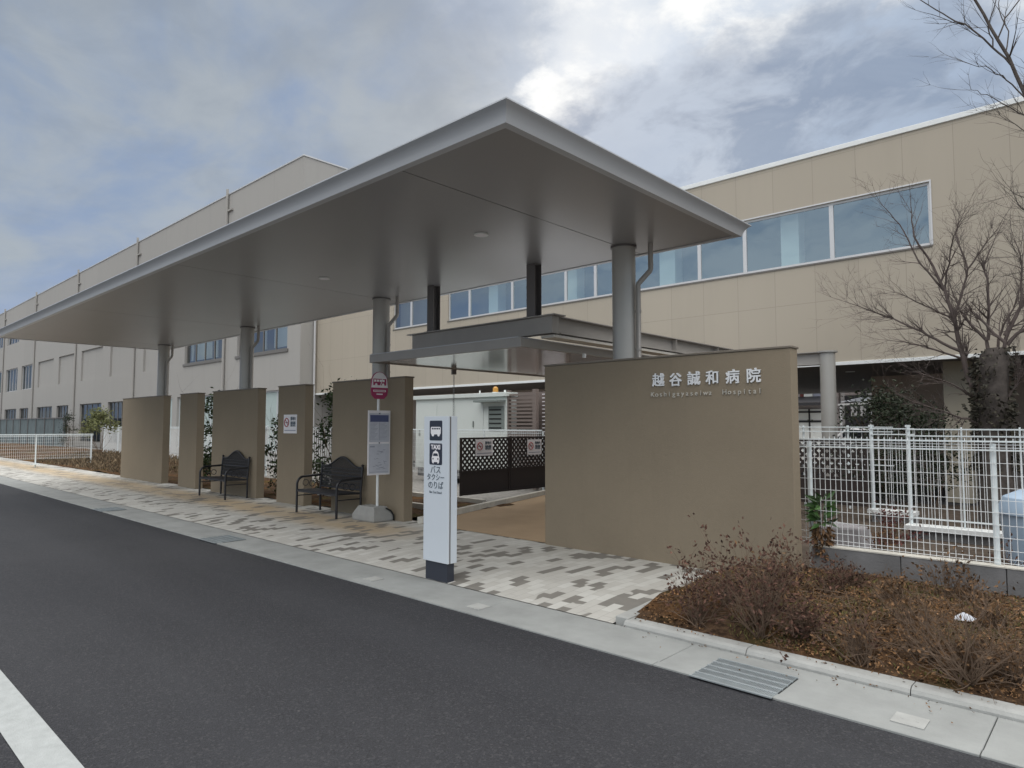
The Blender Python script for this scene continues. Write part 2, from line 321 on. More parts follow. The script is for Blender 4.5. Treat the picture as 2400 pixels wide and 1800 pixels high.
# ------------------------------------------------------------------ mesh builder
class MB:
    def __init__(s): s.v = []; s.f = []; s.mi = []; s.cur = 0
    def add(s, vs, fs):
        o = len(s.v); s.v += [tuple(p) for p in vs]; s.f += [tuple(i + o for i in f) for f in fs]; s.mi += [s.cur] * len(fs); return s
    def box(s, x0, x1, y0, y1, z0, z1):
        vs = [(x0, y0, z0), (x1, y0, z0), (x1, y1, z0), (x0, y1, z0), (x0, y0, z1), (x1, y0, z1), (x1, y1, z1), (x0, y1, z1)]
        return s.add(vs, [(0, 3, 2, 1), (4, 5, 6, 7), (0, 1, 5, 4), (1, 2, 6, 5), (2, 3, 7, 6), (3, 0, 4, 7)])
    def quad(s, a, b, c, d): return s.add([a, b, c, d], [(0, 1, 2, 3)])
    def tube(s, pts, r, n=8, cap=True):
        pts = [Vector(p) for p in pts]
        rs = r if isinstance(r, (list, tuple)) else [r] * len(pts)
        vs = []; prev = None
        for i, p in enumerate(pts):
            d = (pts[min(i + 1, len(pts) - 1)] - pts[max(i - 1, 0)])
            d = d.normalized() if d.length > 1e-9 else Vector((0, 0, 1))
            if prev is None:
                u = d.orthogonal().normalized()
            else:
                u = prev - d * prev.dot(d)
                u = u.normalized() if u.length > 1e-6 else d.orthogonal().normalized()
            prev = u; w2 = d.cross(u)
            for k in range(n):
                a = 2 * math.pi * k / n
                vs.append(p + (u * math.cos(a) + w2 * math.sin(a)) * rs[i])
        fs = []
        for i in range(len(pts) - 1):
            for k in range(n):
                a, b = i * n + k, i * n + (k + 1) % n
                fs.append((a, b, b + n, a + n))
        if cap: fs.append(tuple(reversed(range(n)))); fs.append(tuple(range((len(pts) - 1) * n, len(pts) * n)))
        return s.add(vs, fs)
    def cyl(s, x, y, z0, z1, r, n=24, r1=None): return s.tube([(x, y, z0), (x, y, z1)], [r, r if r1 is None else r1], n)
    def prism(s, poly, z0, z1):
        n = len(poly)
        vs = [(p[0], p[1], z0) for p in poly] + [(p[0], p[1], z1) for p in poly]
        return s.add(vs, [tuple(reversed(range(n))), tuple(range(n, 2 * n))] + [(i, (i + 1) % n, (i + 1) % n + n, i + n) for i in range(n)])
    def plate(s, poly, y0, y1):
        """polygon in X-Z, counter-clockwise seen from -Y, from y0 (front) to y1"""
        n = len(poly)
        vs = [(p[0], y0, p[1]) for p in poly] + [(p[0], y1, p[1]) for p in poly]
        return s.add(vs, [tuple(range(n)), tuple(reversed(range(n, 2 * n)))] + [((i + 1) % n, i, i + n, (i + 1) % n + n) for i in range(n)])
    def bar(s, a, b, wx, h):
        """rectangular bar between two points, width wx horizontally and h vertically"""
        a, b = Vector(a), Vector(b); d = (b - a).normalized()
        side = Vector((0, 0, 1)).cross(d)
        side = side.normalized() if side.length > 1e-5 else Vector((1, 0, 0))
        up = d.cross(side); vs = []
        for p in (a, b):
            for sx, sz in ((-1, -1), (1, -1), (1, 1), (-1, 1)): vs.append(p + side * sx * wx / 2 + up * sz * h / 2)
        return s.add(vs, [(0, 1, 2, 3), (7, 6, 5, 4), (0, 4, 5, 1), (1, 5, 6, 2), (2, 6, 7, 3), (3, 7, 4, 0)])
    def build(s, name, material, parent=None, smooth=False, bevel=0.0, loc=None, segs=2):
        me = bpy.data.meshes.new(name); me.from_pydata(s.v, [], s.f); me.update()
        mats = material if isinstance(material, (list, tuple)) else [material]
        for m_ in mats: me.materials.append(m_)
        if len(mats) > 1: me.polygons.foreach_set('material_index', s.mi)
        bm = bmesh.new(); bm.from_mesh(me); bmesh.ops.recalc_face_normals(bm, faces=bm.faces); bm.to_mesh(me); bm.free()
        if smooth:
            me.polygons.foreach_set('use_smooth', [True] * len(me.polygons)); me.set_sharp_from_angle(angle=R(40))
        o = bpy.data.objects.new(name, me); col.objects.link(o)
        if parent is not None: o.parent = parent
        if loc is not None: o.location = loc
        if bevel:
            bv = o.modifiers.new('bevel', 'BEVEL'); bv.width = bevel; bv.segments = segs; bv.limit_method = 'ANGLE'; bv.angle_limit = R(40)
        return o
def thing(name, label, cat, loc=(0, 0, 0), group=None, rz=0):
    o = bpy.data.objects.new(name, None); col.objects.link(o); o.location = loc; o.rotation_euler = (0, 0, rz); o.empty_display_size = .1
    o['label'] = label; o['category'] = cat
    if group: o['group'] = group
    return o
def tag(o, label, cat, group=None, kind=None):
    o['label'] = label; o['category'] = cat
    if group: o['group'] = group
    if kind: o['kind'] = kind
    return o
def struct(o): o['kind'] = 'structure'; return o
def dup(root, loc, label=None):
    r = root.copy(); col.objects.link(r); r.location = loc
    if label: r['label'] = label
    for ch in root.children:
        c = ch.copy(); col.objects.link(c); c.parent = r
        for g in ch.children:
            d = g.copy(); col.objects.link(d); d.parent = c
    return r
def text_mesh(txt, size, extrude=.002, fat=0.0, align='CENTER', spacing=1.0):
    cu = bpy.data.curves.new('t', 'FONT'); cu.body = txt; cu.size = size; cu.extrude = extrude; cu.offset = fat
    cu.align_x = align; cu.align_y = 'CENTER'; cu.space_character = spacing; cu.resolution_u = 3
    o = bpy.data.objects.new('t', cu); col.objects.link(o); bpy.context.view_layer.update()
    me = bpy.data.meshes.new_from_object(o.evaluated_get(bpy.context.evaluated_depsgraph_get()))
    bpy.data.objects.remove(o); bpy.data.curves.remove(cu); return me
ROT_S = Matrix.Rotation(R(90), 4, 'X')                 # a sheet facing the road (-Y)
ROT_E = Matrix.Rotation(R(90), 4, 'Z') @ ROT_S         # a sheet facing along the road (+X)
def lettering(items, material, parent, name='lettering', rot=ROT_S):
    """items: (text, size, position, fat, extrude[, x-squash]) joined into one lettering mesh"""
    bm = bmesh.new()
    for it in items:
        txt, size, pos, fat, ex = it[:5]
        sq = it[5] if len(it) > 5 else 1
        shifts = [(0, 0)] if not fat else [(-fat, -fat * .7), (fat, -fat * .7), (-fat, fat * .7), (fat, fat * .7), (0, 0)]
        for q, (du, dv_) in enumerate(shifts):
            me = text_mesh(txt, size, ex + q * .00012, 0)
            me.transform(Matrix.Translation(pos) @ rot @ Matrix.Translation((du, dv_, 0)) @ Matrix.Diagonal((sq, 1, 1, 1))); bm.from_mesh(me); bpy.data.meshes.remove(me)
    me = bpy.data.meshes.new(name); bm.to_mesh(me); bm.free(); me.materials.append(material)
    o = bpy.data.objects.new(name, me); col.objects.link(o); o.parent = parent; return o

# ================================================================== GROUND
ZP = .05
g = MB(); g.quad((-900, -900, -.03), (900, -900, -.03), (900, 900, -.03), (-900, 900, -.03)); struct(g.build('ground', M['gravel']))
g = MB(); g.quad((-220, -14, 0), (90, -14, 0), (90, 3.975, 0), (-220, 3.975, 0)); struct(g.build('road', M['asphalt']))
g = MB(); g.quad((-200, .815, .004), (60, .815, .004), (60, 1.005, .004), (-200, 1.005, .004)); struct(g.build('road_marking', M['marking']))
# concrete L gutter in blocks, with lifting lids
g = MB(); x = -60.0
while x < 20:
    a, b = x + .0025, x + 1.7975
    g.box(a, b, 3.97, 4.045, -.02, .012); g.box(a, b, 4.045, 4.56, -.02, .006)
    x += 1.8
gut = struct(g.build('gutter', M['concrete'], bevel=.003, segs=1))
g = MB()
for lx in (-1.02, -.42, -4.35, -5.9):
    g.box(lx, lx + .16, 4.10, 4.25, .006, .012)
    g.box(lx + .035, lx + .05, 4.17, 4.18, .012, .0135); g.box(lx + .11, lx + .125, 4.17, 4.18, .012, .0135)
struct(g.build('gutter_lid', M['kerbstone'], gut, bevel=.002, segs=1))
# kerb beside the planting bed
g = MB(); x = -3.02
while x < 20:
    a, b = x + .003, min(x + .997, 20)
    prof = [(4.562, -.02), (4.70, -.02), (4.70, .050), (4.60, .052), (4.575, .04), (4.562, .02)]
    n = len(prof)
    g.add([(a, p[0], p[1]) for p in prof] + [(b, p[0], p[1]) for p in prof],
          [tuple(range(n)), tuple(reversed(range(n, 2 * n)))] + [(i, (i + 1) % n, (i + 1) % n + n, i + n) for i in range(n)])
    x += 1.0
struct(g.build('kerb', M['kerbstone']))
# pavement (ramps gently up from the gutter)
g = MB()
for (xa, xb) in ((-40, -3.12),):
    g.quad((xa, 4.562, .010), (xb, 4.562, .010), (xb, 5.2, ZP), (xa, 5.2, ZP))
    g.quad((xa, 5.2, ZP), (xb, 5.2, ZP), (xb, 6.95, ZP), (xa, 6.95, ZP))
struct(g.build('pavement', M['paver']))
g = MB(); g.prism([(-3.12, 4.60), (-3.00, 4.60), (-3.12, 6.74), (-3.24, 6.74)], -.02, .062); struct(g.build('pavement_edging', M['kerbstone'], bevel=.006))
# warm walkway and its kerbs
g = MB(); g.add([(-8.25, 6.80, .056), (-5.60, 6.80, .056), (-5.60, 15.0, .056), (-10.0, 15.0, .056), (-9.6, 11.4, .056)], [(0, 1, 2, 3, 4)]); struct(g.build('path', M['path']))
g = MB()
pk = [(-8.27, 6.80), (-8.61, 7.82), (-8.95, 9.0), (-9.62, 11.4), (-10.05, 14.6)]
for a, b in zip(pk[:-1], pk[1:]):
    d = Vector((b[0] - a[0], b[1] - a[1], 0)); L = d.length; d.normalize(); n_ = max(1, round(L / .6))
    for k in range(n_):
        p, q = Vector((a[0], a[1], .095)) + d * (L * k / n_ + .003), Vector((a[0], a[1], .095)) + d * (L * (k + 1) / n_ - .003)
        g.bar(p, q, .10, .11)
for (xa, xb, yy) in ((-13.2, -8.75, 7.95), (-13.2, -9.3, 9.2)):
    g.box(xa, xb, yy, yy + .1, .02, .15)
struct(g.build('path_kerb', M['palekerb'], bevel=.006))
# planting strip behind the screen walls and the bed on the far left
def ground_patch(name, x0, x1, y0, y1, nx, ny, hfun, m):
    b = MB(); vs = []; fs = []
    for j in range(ny + 1):
        for i in range(nx + 1):
            X, Y = x0 + (x1 - x0) * i / nx, y0 + (y1 - y0) * j / ny; vs.append((X, Y, hfun(X, Y)))
    for j in range(ny):
        for i in range(nx):
            a = j * (nx + 1) + i; fs.append((a, a + 1, a + nx + 2, a + nx + 1))
    b.add(vs, fs); return struct(b.build(name, m, smooth=True))
from mathutils import noise as mnoise
def bumpy(X, Y, amp, sc): return amp * mnoise.fractal(Vector((X * sc, Y * sc, 3.1)), 1.0, 2.0, 4)
def bed_h(X, Y):
    e = min(1, max(0, (Y - 4.68) / .5)); return .04 + .11 * e + bumpy(X, Y, .030, 2.2) * e
ground_patch('planting_bed', -3.05, 12, 4.69, 7.12, 200, 40, bed_h, M['soil'])
ground_patch('planting_strip', -22.4, -8.8, 6.94, 9.6, 90, 20, lambda X, Y: .062 + bumpy(X, Y, .03, 1.7), M['soil'])
ground_patch('planting_bed_far', -60, -22.0, 6.95, 11.5, 90, 24, lambda X, Y: .06 + (bumpy(X, Y, .05, .8) + .2 * min(1, max(0, (Y - 7) / 2))) * min(1, max(0, (-22.3 - X) / 2.5)), M['soil'])
ground_patch('yard_soil', -5.45, 14, 7.22, 15.2, 60, 30, lambda X, Y: .075 + bumpy(X, Y, .04, 1.5), M['mulch'])
g = MB(); g.quad((-10.3, 15.0, -.01), (30, 15.0, -.01), (30, 34, -.01), (-10.3, 34, -.01)); struct(g.build('car_park', M['asphalt']))

# ================================================================== CANOPY
k_ = 1.0227
ZS = 3.85
CX0, CX1, CY0, CY1 = -21.42, -3.32, 3.518, 7.63
can = thing('bus_canopy', 'long flat grey metal canopy over the bus bench area, held by round columns', 'canopy', (0, 0, 0))
def ring(off, z): return [(CX0 - off, CY0 - off, z), (CX1 + off, CY0 - off, z), (CX1 + off, CY1 + off, z), (CX0 - off, CY1 + off, z)]
g = MB(); prof = [(-.07, ZS + .022), (-.07, ZS), (-.035, ZS - .004), (0, ZS), (.012, ZS + .035), (.03, ZS + .075), (.055, ZS + .105), (.085, ZS + .125), (.085, ZS + .137), (-.35, ZS + .16)]
vs = []
for off, z in prof: vs += ring(off, z)
fs = []
for i in range(len(prof) - 1):
    for k in range(4):
        a, b = i * 4 + k, i * 4 + (k + 1) % 4; fs.append((a, b, b + 4, a + 4))
g.add(vs, fs); g.build('fascia', M['canopy'], can, smooth=True)
g = MB(); g.box(CX0 + .34, CX1 - .34, CY0 + .34, CY1 - .34, ZS + .145, ZS + .158); g.build('roof_deck', M['canopy'], can)
COLX = [-4.64, -9.76, -14.92, -20.0]; CY = 7.10
g = MB(); edges = [CX0 + .075, -20.03, -14.95, -9.79, -4.67, CX1 - .075]
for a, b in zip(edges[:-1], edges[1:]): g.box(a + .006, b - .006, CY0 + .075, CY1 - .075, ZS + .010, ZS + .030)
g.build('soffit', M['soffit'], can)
g = MB(); g.box(CX0 + .06, CX1 - .06, CY0 + .06, CY1 - .06, ZS + .031, ZS + .05); g.build('soffit_backing', M['seam'], can)
for cx_ in COLX:
    g = MB(); g.cyl(cx_, CY, 0, ZS + .01, .148, 40); g.build('column', M['column'], can, smooth=True)
    g = MB(); g.cyl(cx_, CY, ZS - .012, ZS + .012, .165, 40); g.build('collar', M['darksteel'], can, smooth=True)
    g = MB(); xo = cx_ + .33
    g.tube([(xo, CY + .10, ZS + .02), (xo, CY + .10, 3.55), (xo - .005, CY + .095, 3.52), (cx_ + .20, CY + .02, 3.36), (cx_ + .195, CY + .02, 3.32), (cx_ + .195, CY + .02, 2.42), (cx_ + .21, CY - .02, 2.36)], .032, 12)
    g.cyl(cx_ + .195, CY + .02, 3.0, 3.03, .038, 12); g.cyl(cx_ + .195, CY + .02, 2.52, 2.55, .038, 12)
    g.build('downpipe', M['steel'], can, smooth=True)
for lx, ly in ((-5.56, 5.47), (-9.02, 5.49)):
    g = MB(); g.cyl(lx, ly, ZS - .004, ZS + .009, .085, 32); o = g.build('downlight', M['white'], can, smooth=True)
    g = MB(); g.cyl(lx, ly, ZS - .006, ZS - .003, .062, 32); g.build('diffuser', M['signwhite'], o)

# ================================================================== LOWER WALKWAY ROOF
wr = thing('walkway_roof', 'low grey steel walkway roof tucked under the big canopy, running back to the building', 'walkway roof')
WX0, WX1, WY0, WY1 = -9.42, -5.97, 6.62, 14.6; ZT, ZB = 2.785, 2.65
g = MB()
g.box(WX0, WX1, WY0, WY0 + .05, ZB, ZT); g.box(WX0, WX1, WY1 - .05, WY1, ZB, ZT)
g.box(WX0, WX0 + .05, WY0 + .051, WY1 - .051, ZB, ZT); g.box(WX1 - .05, WX1, WY0 + .051, WY1 - .051, ZB + .004, ZT - .012)
g.build('fascia', M['steel'], wr, bevel=.004)
g = MB(); g.box(WX0 + .051, WX1 - .051, WY0 + .052, WY1 - .052, ZB + .018, ZB + .03); g.build('ceiling', M['ceiling'], wr)
g = MB(); g.box(WX0 + .01, WX1 - .06, WY0 + .01, WY1, ZT + .001, ZT + .012); g.build('roof_sheet', M['canopy'], wr)
g = MB(); g.box(WX1 + .003, WX1 + .24, WY0 + .42, WY1 - .4, ZT + .012, ZT + .052); g.build('lit_flange_strip', M['lit_flange'], wr, bevel=.004)  # added pale strip standing in for the lit lower flange of the beam
def ibeam(b, a, c, top, h, fl=.2, tw=.010, tf=.014):
    """H-section along X or Y from a=(x,y) to c=(x,y)"""
    (xa, ya), (xb, yb) = a, c
    if abs(xa - xb) > abs(ya - yb):
        b.box(xa, xb, ya - fl / 2, ya + fl / 2, top - tf, top); b.box(xa, xb, ya - fl / 2, ya + fl / 2, top - h, top - h + tf)
        b.box(xa, xb, ya - tw / 2, ya + tw / 2, top - h + tf, top - tf)
    else:
        b.box(xa - fl / 2, xa + fl / 2, ya, yb, top - tf, top); b.box(xa - fl / 2, xa + fl / 2, ya, yb, top - h, top - h + tf)
        b.box(xa - tw / 2, xa + tw / 2, ya, yb, top - h + tf, top - tf)
        y_ = ya + 1.6
        while y_ < yb - .4: b.box(xa - fl / 2 + .004, xa - tw / 2, y_, y_ + .01, top - h + tf, top - tf); b.box(xa + tw / 2, xa + fl / 2 - .004, y_, y_ + .01, top - h + tf, top - tf); y_ += 1.6
BT = 3.10
g = MB(); g.box(-8.70, -5.70, 6.96, 6.972, BT - .25, BT - .016); g.box(-8.78, -5.62, 6.90, 7.16, BT - .015, BT); g.box(-8.70, -5.70, 7.10, 7.112, BT - .25, BT - .016); g.box(-5.71, -5.70, 6.973, 7.099, BT - .25, BT - .016)
g.build('beam', M['steel'], wr)
g = MB(); ibeam(g, (-5.81, 7.17), (-5.81, 14.2), BT - .003, .24); g.build('beam', M['steel'], wr)
g = MB(); ibeam(g, (-8.62, 7.17), (-8.62, 14.2), BT - .003, .24); g.build('beam', M['steel'], wr)
g = MB(); ibeam(g, (-5.705, 14.05), (-4.30, 14.05), 3.07, .26); g.build('beam', M['steel'], wr)
for px in (-6.09, -8.25):
    g = MB(); hw = .075
    g.box(px - hw, px + hw, 6.96, 6.972, BT + .001, ZS + .008); g.box(px - hw, px + hw, 7.098, 7.11, BT + .001, ZS + .008); g.box(px - .006, px + .006, 6.9725, 7.0975, BT + .001, ZS + .008)
    g.box(px - .11, px + .11, 6.93, 7.14, BT + .0005, BT + .012)
    g.build('post', M['darksteel'], wr)
g = MB(); g.cyl(-4.40, 14.05, 0, 3.045, .145, 32); g.cyl(-4.40, 14.05, 3.0455, 3.075, .19, 32); g.build('column', M['column'], wr, smooth=True)
g = MB(); g.cyl(WX0 - .005, 8.55, 2.56, 2.66, .05, 16); g.build('gutter_outlet', M['darksteel'], wr, smooth=True)
g = MB(); g.cyl(WX1 + .03, 8.0, 2.60, 2.66, .03, 12); g.build('pipe_stub', M['white'], wr, smooth=True)
rc = MB(); z = 2.55; i = 0
while z > .22:
    a = (i % 2) * math.pi / 2
    rc.tube([(WX0 - .005 + math.cos(t) * .018 * math.cos(a), 8.55 + math.cos(t) * .018 * math.sin(a), z - .028 + math.sin(t) * .028) for t in [2 * math.pi * k / 10 for k in range(11)]], .004, 5, False)
    z -= .046; i += 1
tag(rc.build('rain_chain', M['grate']), 'thin metal rain chain hanging from the low walkway roof', 'rain chain')

# ================================================================== WALLS
def wall(x0, x1, label, name='screen_wall', cat='wall', group=None, top=2.37):
    t = thing(name, label, cat, ((x0 + x1) / 2, 6.84, ZP), group)
    hw = (x1 - x0) / 2
    b = MB(); b.box(-hw, hw, -.09, .09, -.15, top - ZP); b.build('wall', M['taupe'], t, bevel=.006)
    b = MB(); b.box(-hw - .012, hw + .012, -.102, .102, top - ZP + .001, top - ZP + .024); b.build('coping', M['coping'], t, bevel=.004)
    return t
grp = 'taupe screen walls behind the benches'
wall(-22.15, -18.92, 'wide taupe rendered screen wall at the far left end under the canopy', group=grp)
wall(-17.80, -16.74, 'narrow taupe screen wall next to the far left one, beside the far bench', group=grp)
wall(-15.86, -13.62, 'wide taupe screen wall directly behind the smaller far bench', group=grp)
wall(-12.75, -11.70, 'narrow taupe screen wall with a white no smoking notice', group=grp)
wall(-10.74, -8.62, 'wide taupe screen wall behind the near bench and bus stop pole', group=grp)
sw = wall(-5.66, -2.46, 'large taupe sign wall lettered with the hospital name', 'sign_wall', 'sign wall')
off = Vector((4.06, -6.84, -ZP))
kan = []
for ch, px, py in (('越', 1544, 893), ('谷', 1584.5, 892), ('誠', 1627, 889), ('和', 1671, 887), ('病', 1718, 885), ('院', 1767, 882.5)):
    p = at(px, py, 6.75); kan.append((ch, .158, Vector((p.x, 6.741, p.z)) + off, .0036, .007))
lettering(kan, M['letter'], sw)
a, b = at(1527.5, 925, 6.75), at(1786, 917, 6.75)
me_w = 1.0
txt = 'Koshigayaseiwa  Hospital'; rom = []
nch = len(txt); zr = (a.z + b.z) / 2
for i, ch in enumerate(txt):
    if ch == ' ': continue
    X = a.x + (b.x - a.x) * (i + .3) / (nch - .4)
    rom.append((ch, .076, Vector((X, 6.743, zr)) + off, .0012, .005))
lettering(rom, M['letterdull'], sw)

def notice(name, label, X, Y, Z, wd, ht, rot, tilt=False):
    """no smoking notice: board, red ring symbol and characters. local: x right, z up, facing -Y"""
    t = thing(name, label, 'notice', (X, Y, Z), 'no smoking notices', 0 if rot == 'S' else R(90))
    b = MB(); b.box(-wd / 2, wd / 2, -.006, 0, -ht / 2, ht / 2); b.build('board', M['signwhite'], t, bevel=.002, segs=1)
    r = ht * .22; cx_ = -wd * .26; cz = ht * .08
    b = MB()
    b.tube([(cx_ + r * math.cos(q), -.009, cz + r * math.sin(q)) for q in [2 * math.pi * k / 24 for k in range(25)]], r * .13, 6, False)
    b.bar((cx_ - r * .65, -.009, cz + r * .65), (cx_ + r * .65, -.009, cz - r * .65), .003, r * .22)
    b.build('prohibition_ring', M['red'], t)
    b = MB(); b.box(cx_ - r * .55, cx_ + r * .55, -.0078, -.0065, cz - r * .12, cz + r * .12); b.build('cigarette', M['ink'], t)
    lettering([('敷地内', ht * .20, Vector((wd * .22, -.0075, ht * .27)), .002, .001, .9), ('禁煙', ht * .30, Vector((wd * .22, -.0075, -ht * .02)), .004, .001, .9)], M['ink'], t)
    b = MB(); b.box(-wd * .42, wd * .42, -.0075, -.0062, -ht * .37, -ht * .32); b.build('small_print', M['printgrey'], t)
    return t
p0, p1 = at(666, 972, 6.75), at(696, 1016, 6.75)
notice('no_smoking_notice', 'white no smoking notice fixed on the narrow taupe wall between the benches', (p0.x + p1.x) / 2, 6.748, (p0.z + p1.z) / 2, p1.x - p0.x, p0.z - p1.z, 'S')

# ================================================================== BENCHES
def make_bench(X, Y, label):
    t = thing('park_bench', label, 'bench', (X, Y, ZP), 'black metal benches under the canopy')
    W = .635
    for s in (-1, 1):
        b = MB(); x = s * W
        pts = [(x, 0, 0), (x, 0, .50)]
        for k in range(1, 7):
            q = k / 6 * math.pi / 2; pts.append((x, .13 * (1 - math.cos(q)), .50 + .13 * math.sin(q)))
        pts.append((x, .47, .645)); b.tube(pts, .021, 10); b.build('front_leg', M['black'], t, smooth=True)
        b = MB(); b.tube([(x, .47, 0), (x, .47, .42), (x, .50, .80), (x, .505, .835)], .020, 10); b.build('rear_leg', M['black'], t, smooth=True)
        b = MB(); b.tube([(x, .505, .832), (x, .505, .842), (x, .505, .856), (x, .505, .868), (x, .505, .876)], [.012, .024, .029, .022, .006], 12); b.build('finial', M['black'], t, smooth=True)
        b = MB(); b.tube([(x, .02, .40), (x, .46, .385)], .014, 8); b.tube([(x, .02, .30), (x, .46, .30)], .010, 8); b.build('side_rail', M['black'], t, smooth=True)
        b = MB()                                          # scroll under the armrest
        for (cy, cz, r) in ((.17, .52, .055), (.30, .50, .055)):
            b.tube([(x, cy + r * math.cos(q), cz + r * math.sin(q)) for q in [2 * math.pi * k / 16 for k in range(17)]], .007, 6, False)
        b.build('scroll', M['black'], t, smooth=True)
    b = MB()
    for k in range(9):
        y0 = .01 + k * .052; b.box(-W + .02, W - .02, y0, y0 + .040, .395 - k * .0015, .412 - k * .0015)
    b.box(-W + .02, W - .02, -.012, .008, .372, .402); b.build('seat', M['blackmesh'], t)
    def arch(u):                                       # outline of the back: level ends, raised middle
        return .815 + .165 * (.5 + .5 * math.cos(math.pi * min(1, abs(u) / .80)))
    def yb(z): return .475 + (z - .42) * .085
    b = MB(); N = 28
    b.tube([(W * (2 * i / N - 1), yb(arch(2 * i / N - 1)), arch(2 * i / N - 1)) for i in range(N + 1)], .017, 10); b.build('top_rail', M['black'], t, smooth=True)
    b = MB(); b.tube([(-W, yb(.44), .44), (W, yb(.44), .44)], .013, 8); b.tube([(-W, yb(.655), .655), (W, yb(.655), .655)], .012, 8); b.build('cross_rail', M['black'], t, smooth=True)
    b = MB(); n = 50
    for i in range(1, n):
        u = 2 * i / n - 1; zt = arch(u); x = W * u
        b.bar((x, yb(.44), .44), (x, yb(zt), zt), .010, .006)
    for z_ in (.52, .58, .72, .78): b.box(-W + .02, W - .02, yb(z_) - .004, yb(z_) + .004, z_ - .006, z_ + .006)
    b.build('backrest', M['blackmesh'], t)
    return t
bench = make_bench(-10.30, 6.18, 'near black metal bench with arched back, beside the bus stop pole')
dup(bench, (-14.47, 6.19, ZP), 'far black metal bench with arched back, in front of the wide middle wall')

# ================================================================== BUS STOP POLE
bs = thing('bus_stop_sign', 'white bus stop pole with maroon roundel and timetable board on a concrete foot', 'bus stop sign', (at(884, 1188, 6.50).x, 6.50, ZP))
b = MB()                                              # foot with chamfered shoulders
x0, x1, y0, y1, h = -9.44 - bs.location.x, -8.84 - bs.location.x, -.17, .215, .245
def loop(i, z): return [(x0 + i[0], y0 + i[1], z), (x1 - i[2], y0 + i[1], z), (x1 - i[2], y1 - i[3], z), (x0 + i[0], y1 - i[3], z)]
L = [loop((.015, .01, .01, .015), 0), loop((0, 0, 0, 0), .03), loop((0, .0, .004, 0), .10), loop((.15, .02, .02, .12), h), ]
vs = sum(L, []); fs = [(3, 2, 1, 0), (12, 13, 14, 15)]
for i in range(3):
    for k in range(4): fs.append((i * 4 + k, i * 4 + (k + 1) % 4, (i + 1) * 4 + (k + 1) % 4, (i + 1) * 4 + k))
b.add(vs, fs); b.build('concrete_foot', M['stopbase'], bs, bevel=.012)
b = MB(); b.tube([(x1 + .004, y1 - .15, .215), (x1 + .012, y1 - .06, .17), (x1 + .012, y1 - .01, .10), (x1 + .008, y1 + .005, .01)], .012, 8); b.build('rubber_edge', M['rubber'], bs, smooth=True)
b = MB(); b.cyl(0, 0, .2, 2.06, .022, 16); b.build('pole', M['white'], bs, smooth=True)
# board and roundel face along the road (+X); local y -> along board
zb0, zb1, yw = .745, 1.785, .20
b = MB(); b.box(.024, .040, -yw, yw, zb0, zb1); bd = b.build('timetable_board', M['signwhite'], bs, bevel=.004)
b = MB(); b.box(.0405, .0425, -yw + .02, yw - .02, zb0 + .53, zb1 - .045); b.build('upper_sheet', M['paper'], bd)
b = MB(); b.box(.0405, .0425, -yw + .02, yw - .02, zb0 + .025, zb0 + .50); b.build('lower_sheet', M['paper'], bd)
b = MB(); b.box(.043, .044, -yw + .035, yw - .035, zb1 - .185, zb1 - .075); b.box(.0442, .0446, -yw + .035, -yw + .09, zb1 - .16, zb1 - .12); b.build('blue_header', M['blueprint'], bd)
b = MB(); b.box(.043, .0436, -.005, .004, zb0 + .56, zb1 - .19)
for side in (-1, 1):
    for r_ in range(13):
        zl = zb1 - .20 - r_ * .0215; ya = .012 if side > 0 else -yw + .04; n_ = 5 + (r_ * 7 + side) % 4
        for q in range(n_): b.box(.043, .0434, ya + q * .017, ya + q * .017 + .011, zl - .009, zl)
b.build('timetable_print', M['printgrey'], bd)
b = MB(); random.seed(3); b.box(.043, .0434, -yw + .035, -yw + .12, zb0 + .445, zb0 + .468)
pts = []
for _ in range(7):
    ya, za = random.uniform(-.12, .12), random.uniform(zb0 + .09, zb0 + .38); yc, zc = ya + random.uniform(-.1, .1), za + random.uniform(-.08, .08)
    b.bar((.0434, max(-.15, min(.15, ya)), za), (.0434, max(-.15, min(.15, yc)), zc), .0006, .008)
for q in range(14):
    ya, za = random.uniform(-.14, .10), random.uniform(zb0 + .06, zb0 + .40); b.box(.0432, .0436, ya, ya + .045, za, za + .009)
b.box(.043, .0434, -yw + .03, yw - .03, zb0 + .045, zb0 + .052); b.build('sheet_print', M['printgrey'], bd)
for z_ in (zb1 - .05, zb0 + .515):
    b = MB(); b.tube([(.04, .0, z_), (.052, .0, z_)], .011, 10); b.build('clip', M['ink'], bd)
bd.rotation_euler = (0, 0, R(-8))
# roundel: dome top, tapering lower edge
def roundel(s=.92):
    pts = []
    for k in range(0, 25):
        q = math.pi * k / 24; pts.append((.185 * math.cos(q) * s, .12 + .185 * math.sin(q) * s))
    pts += [(-.19 * s, -.02), (-.175 * s, -.10 * s), (-.10 * s, -.165 * s), (.10 * s, -.165 * s), (.175 * s, -.10 * s), (.19 * s, -.02)]
    return pts
ZR = 2.175
def xplate(b, poly, xa, xb, zc=0):
    n = len(poly); vs = [(xa, p[0], zc + p[1]) for p in poly] + [(xb, p[0], zc + p[1]) for p in poly]
    b.add(vs, [tuple(range(n)), tuple(reversed(range(n, 2 * n)))] + [(i, (i + 1) % n, (i + 1) % n + n, i + n) for i in range(n)])
b = MB(); xplate(b, roundel(), .012, .030, ZR - .05); ro = b.build('roundel', M['maroon'], bs); ro.rotation_euler = (0, 0, R(-4)); ro.scale = (1, .90, 1)
wp = [(p[0] * .93, p[1] * .95 + .006) for p in roundel()[:25]] + [(-.172, .03), (.172, .03)]
b = MB(); xplate(b, wp, .0305, .033, ZR - .05); b.build('white_field', M['signwhite'], ro)
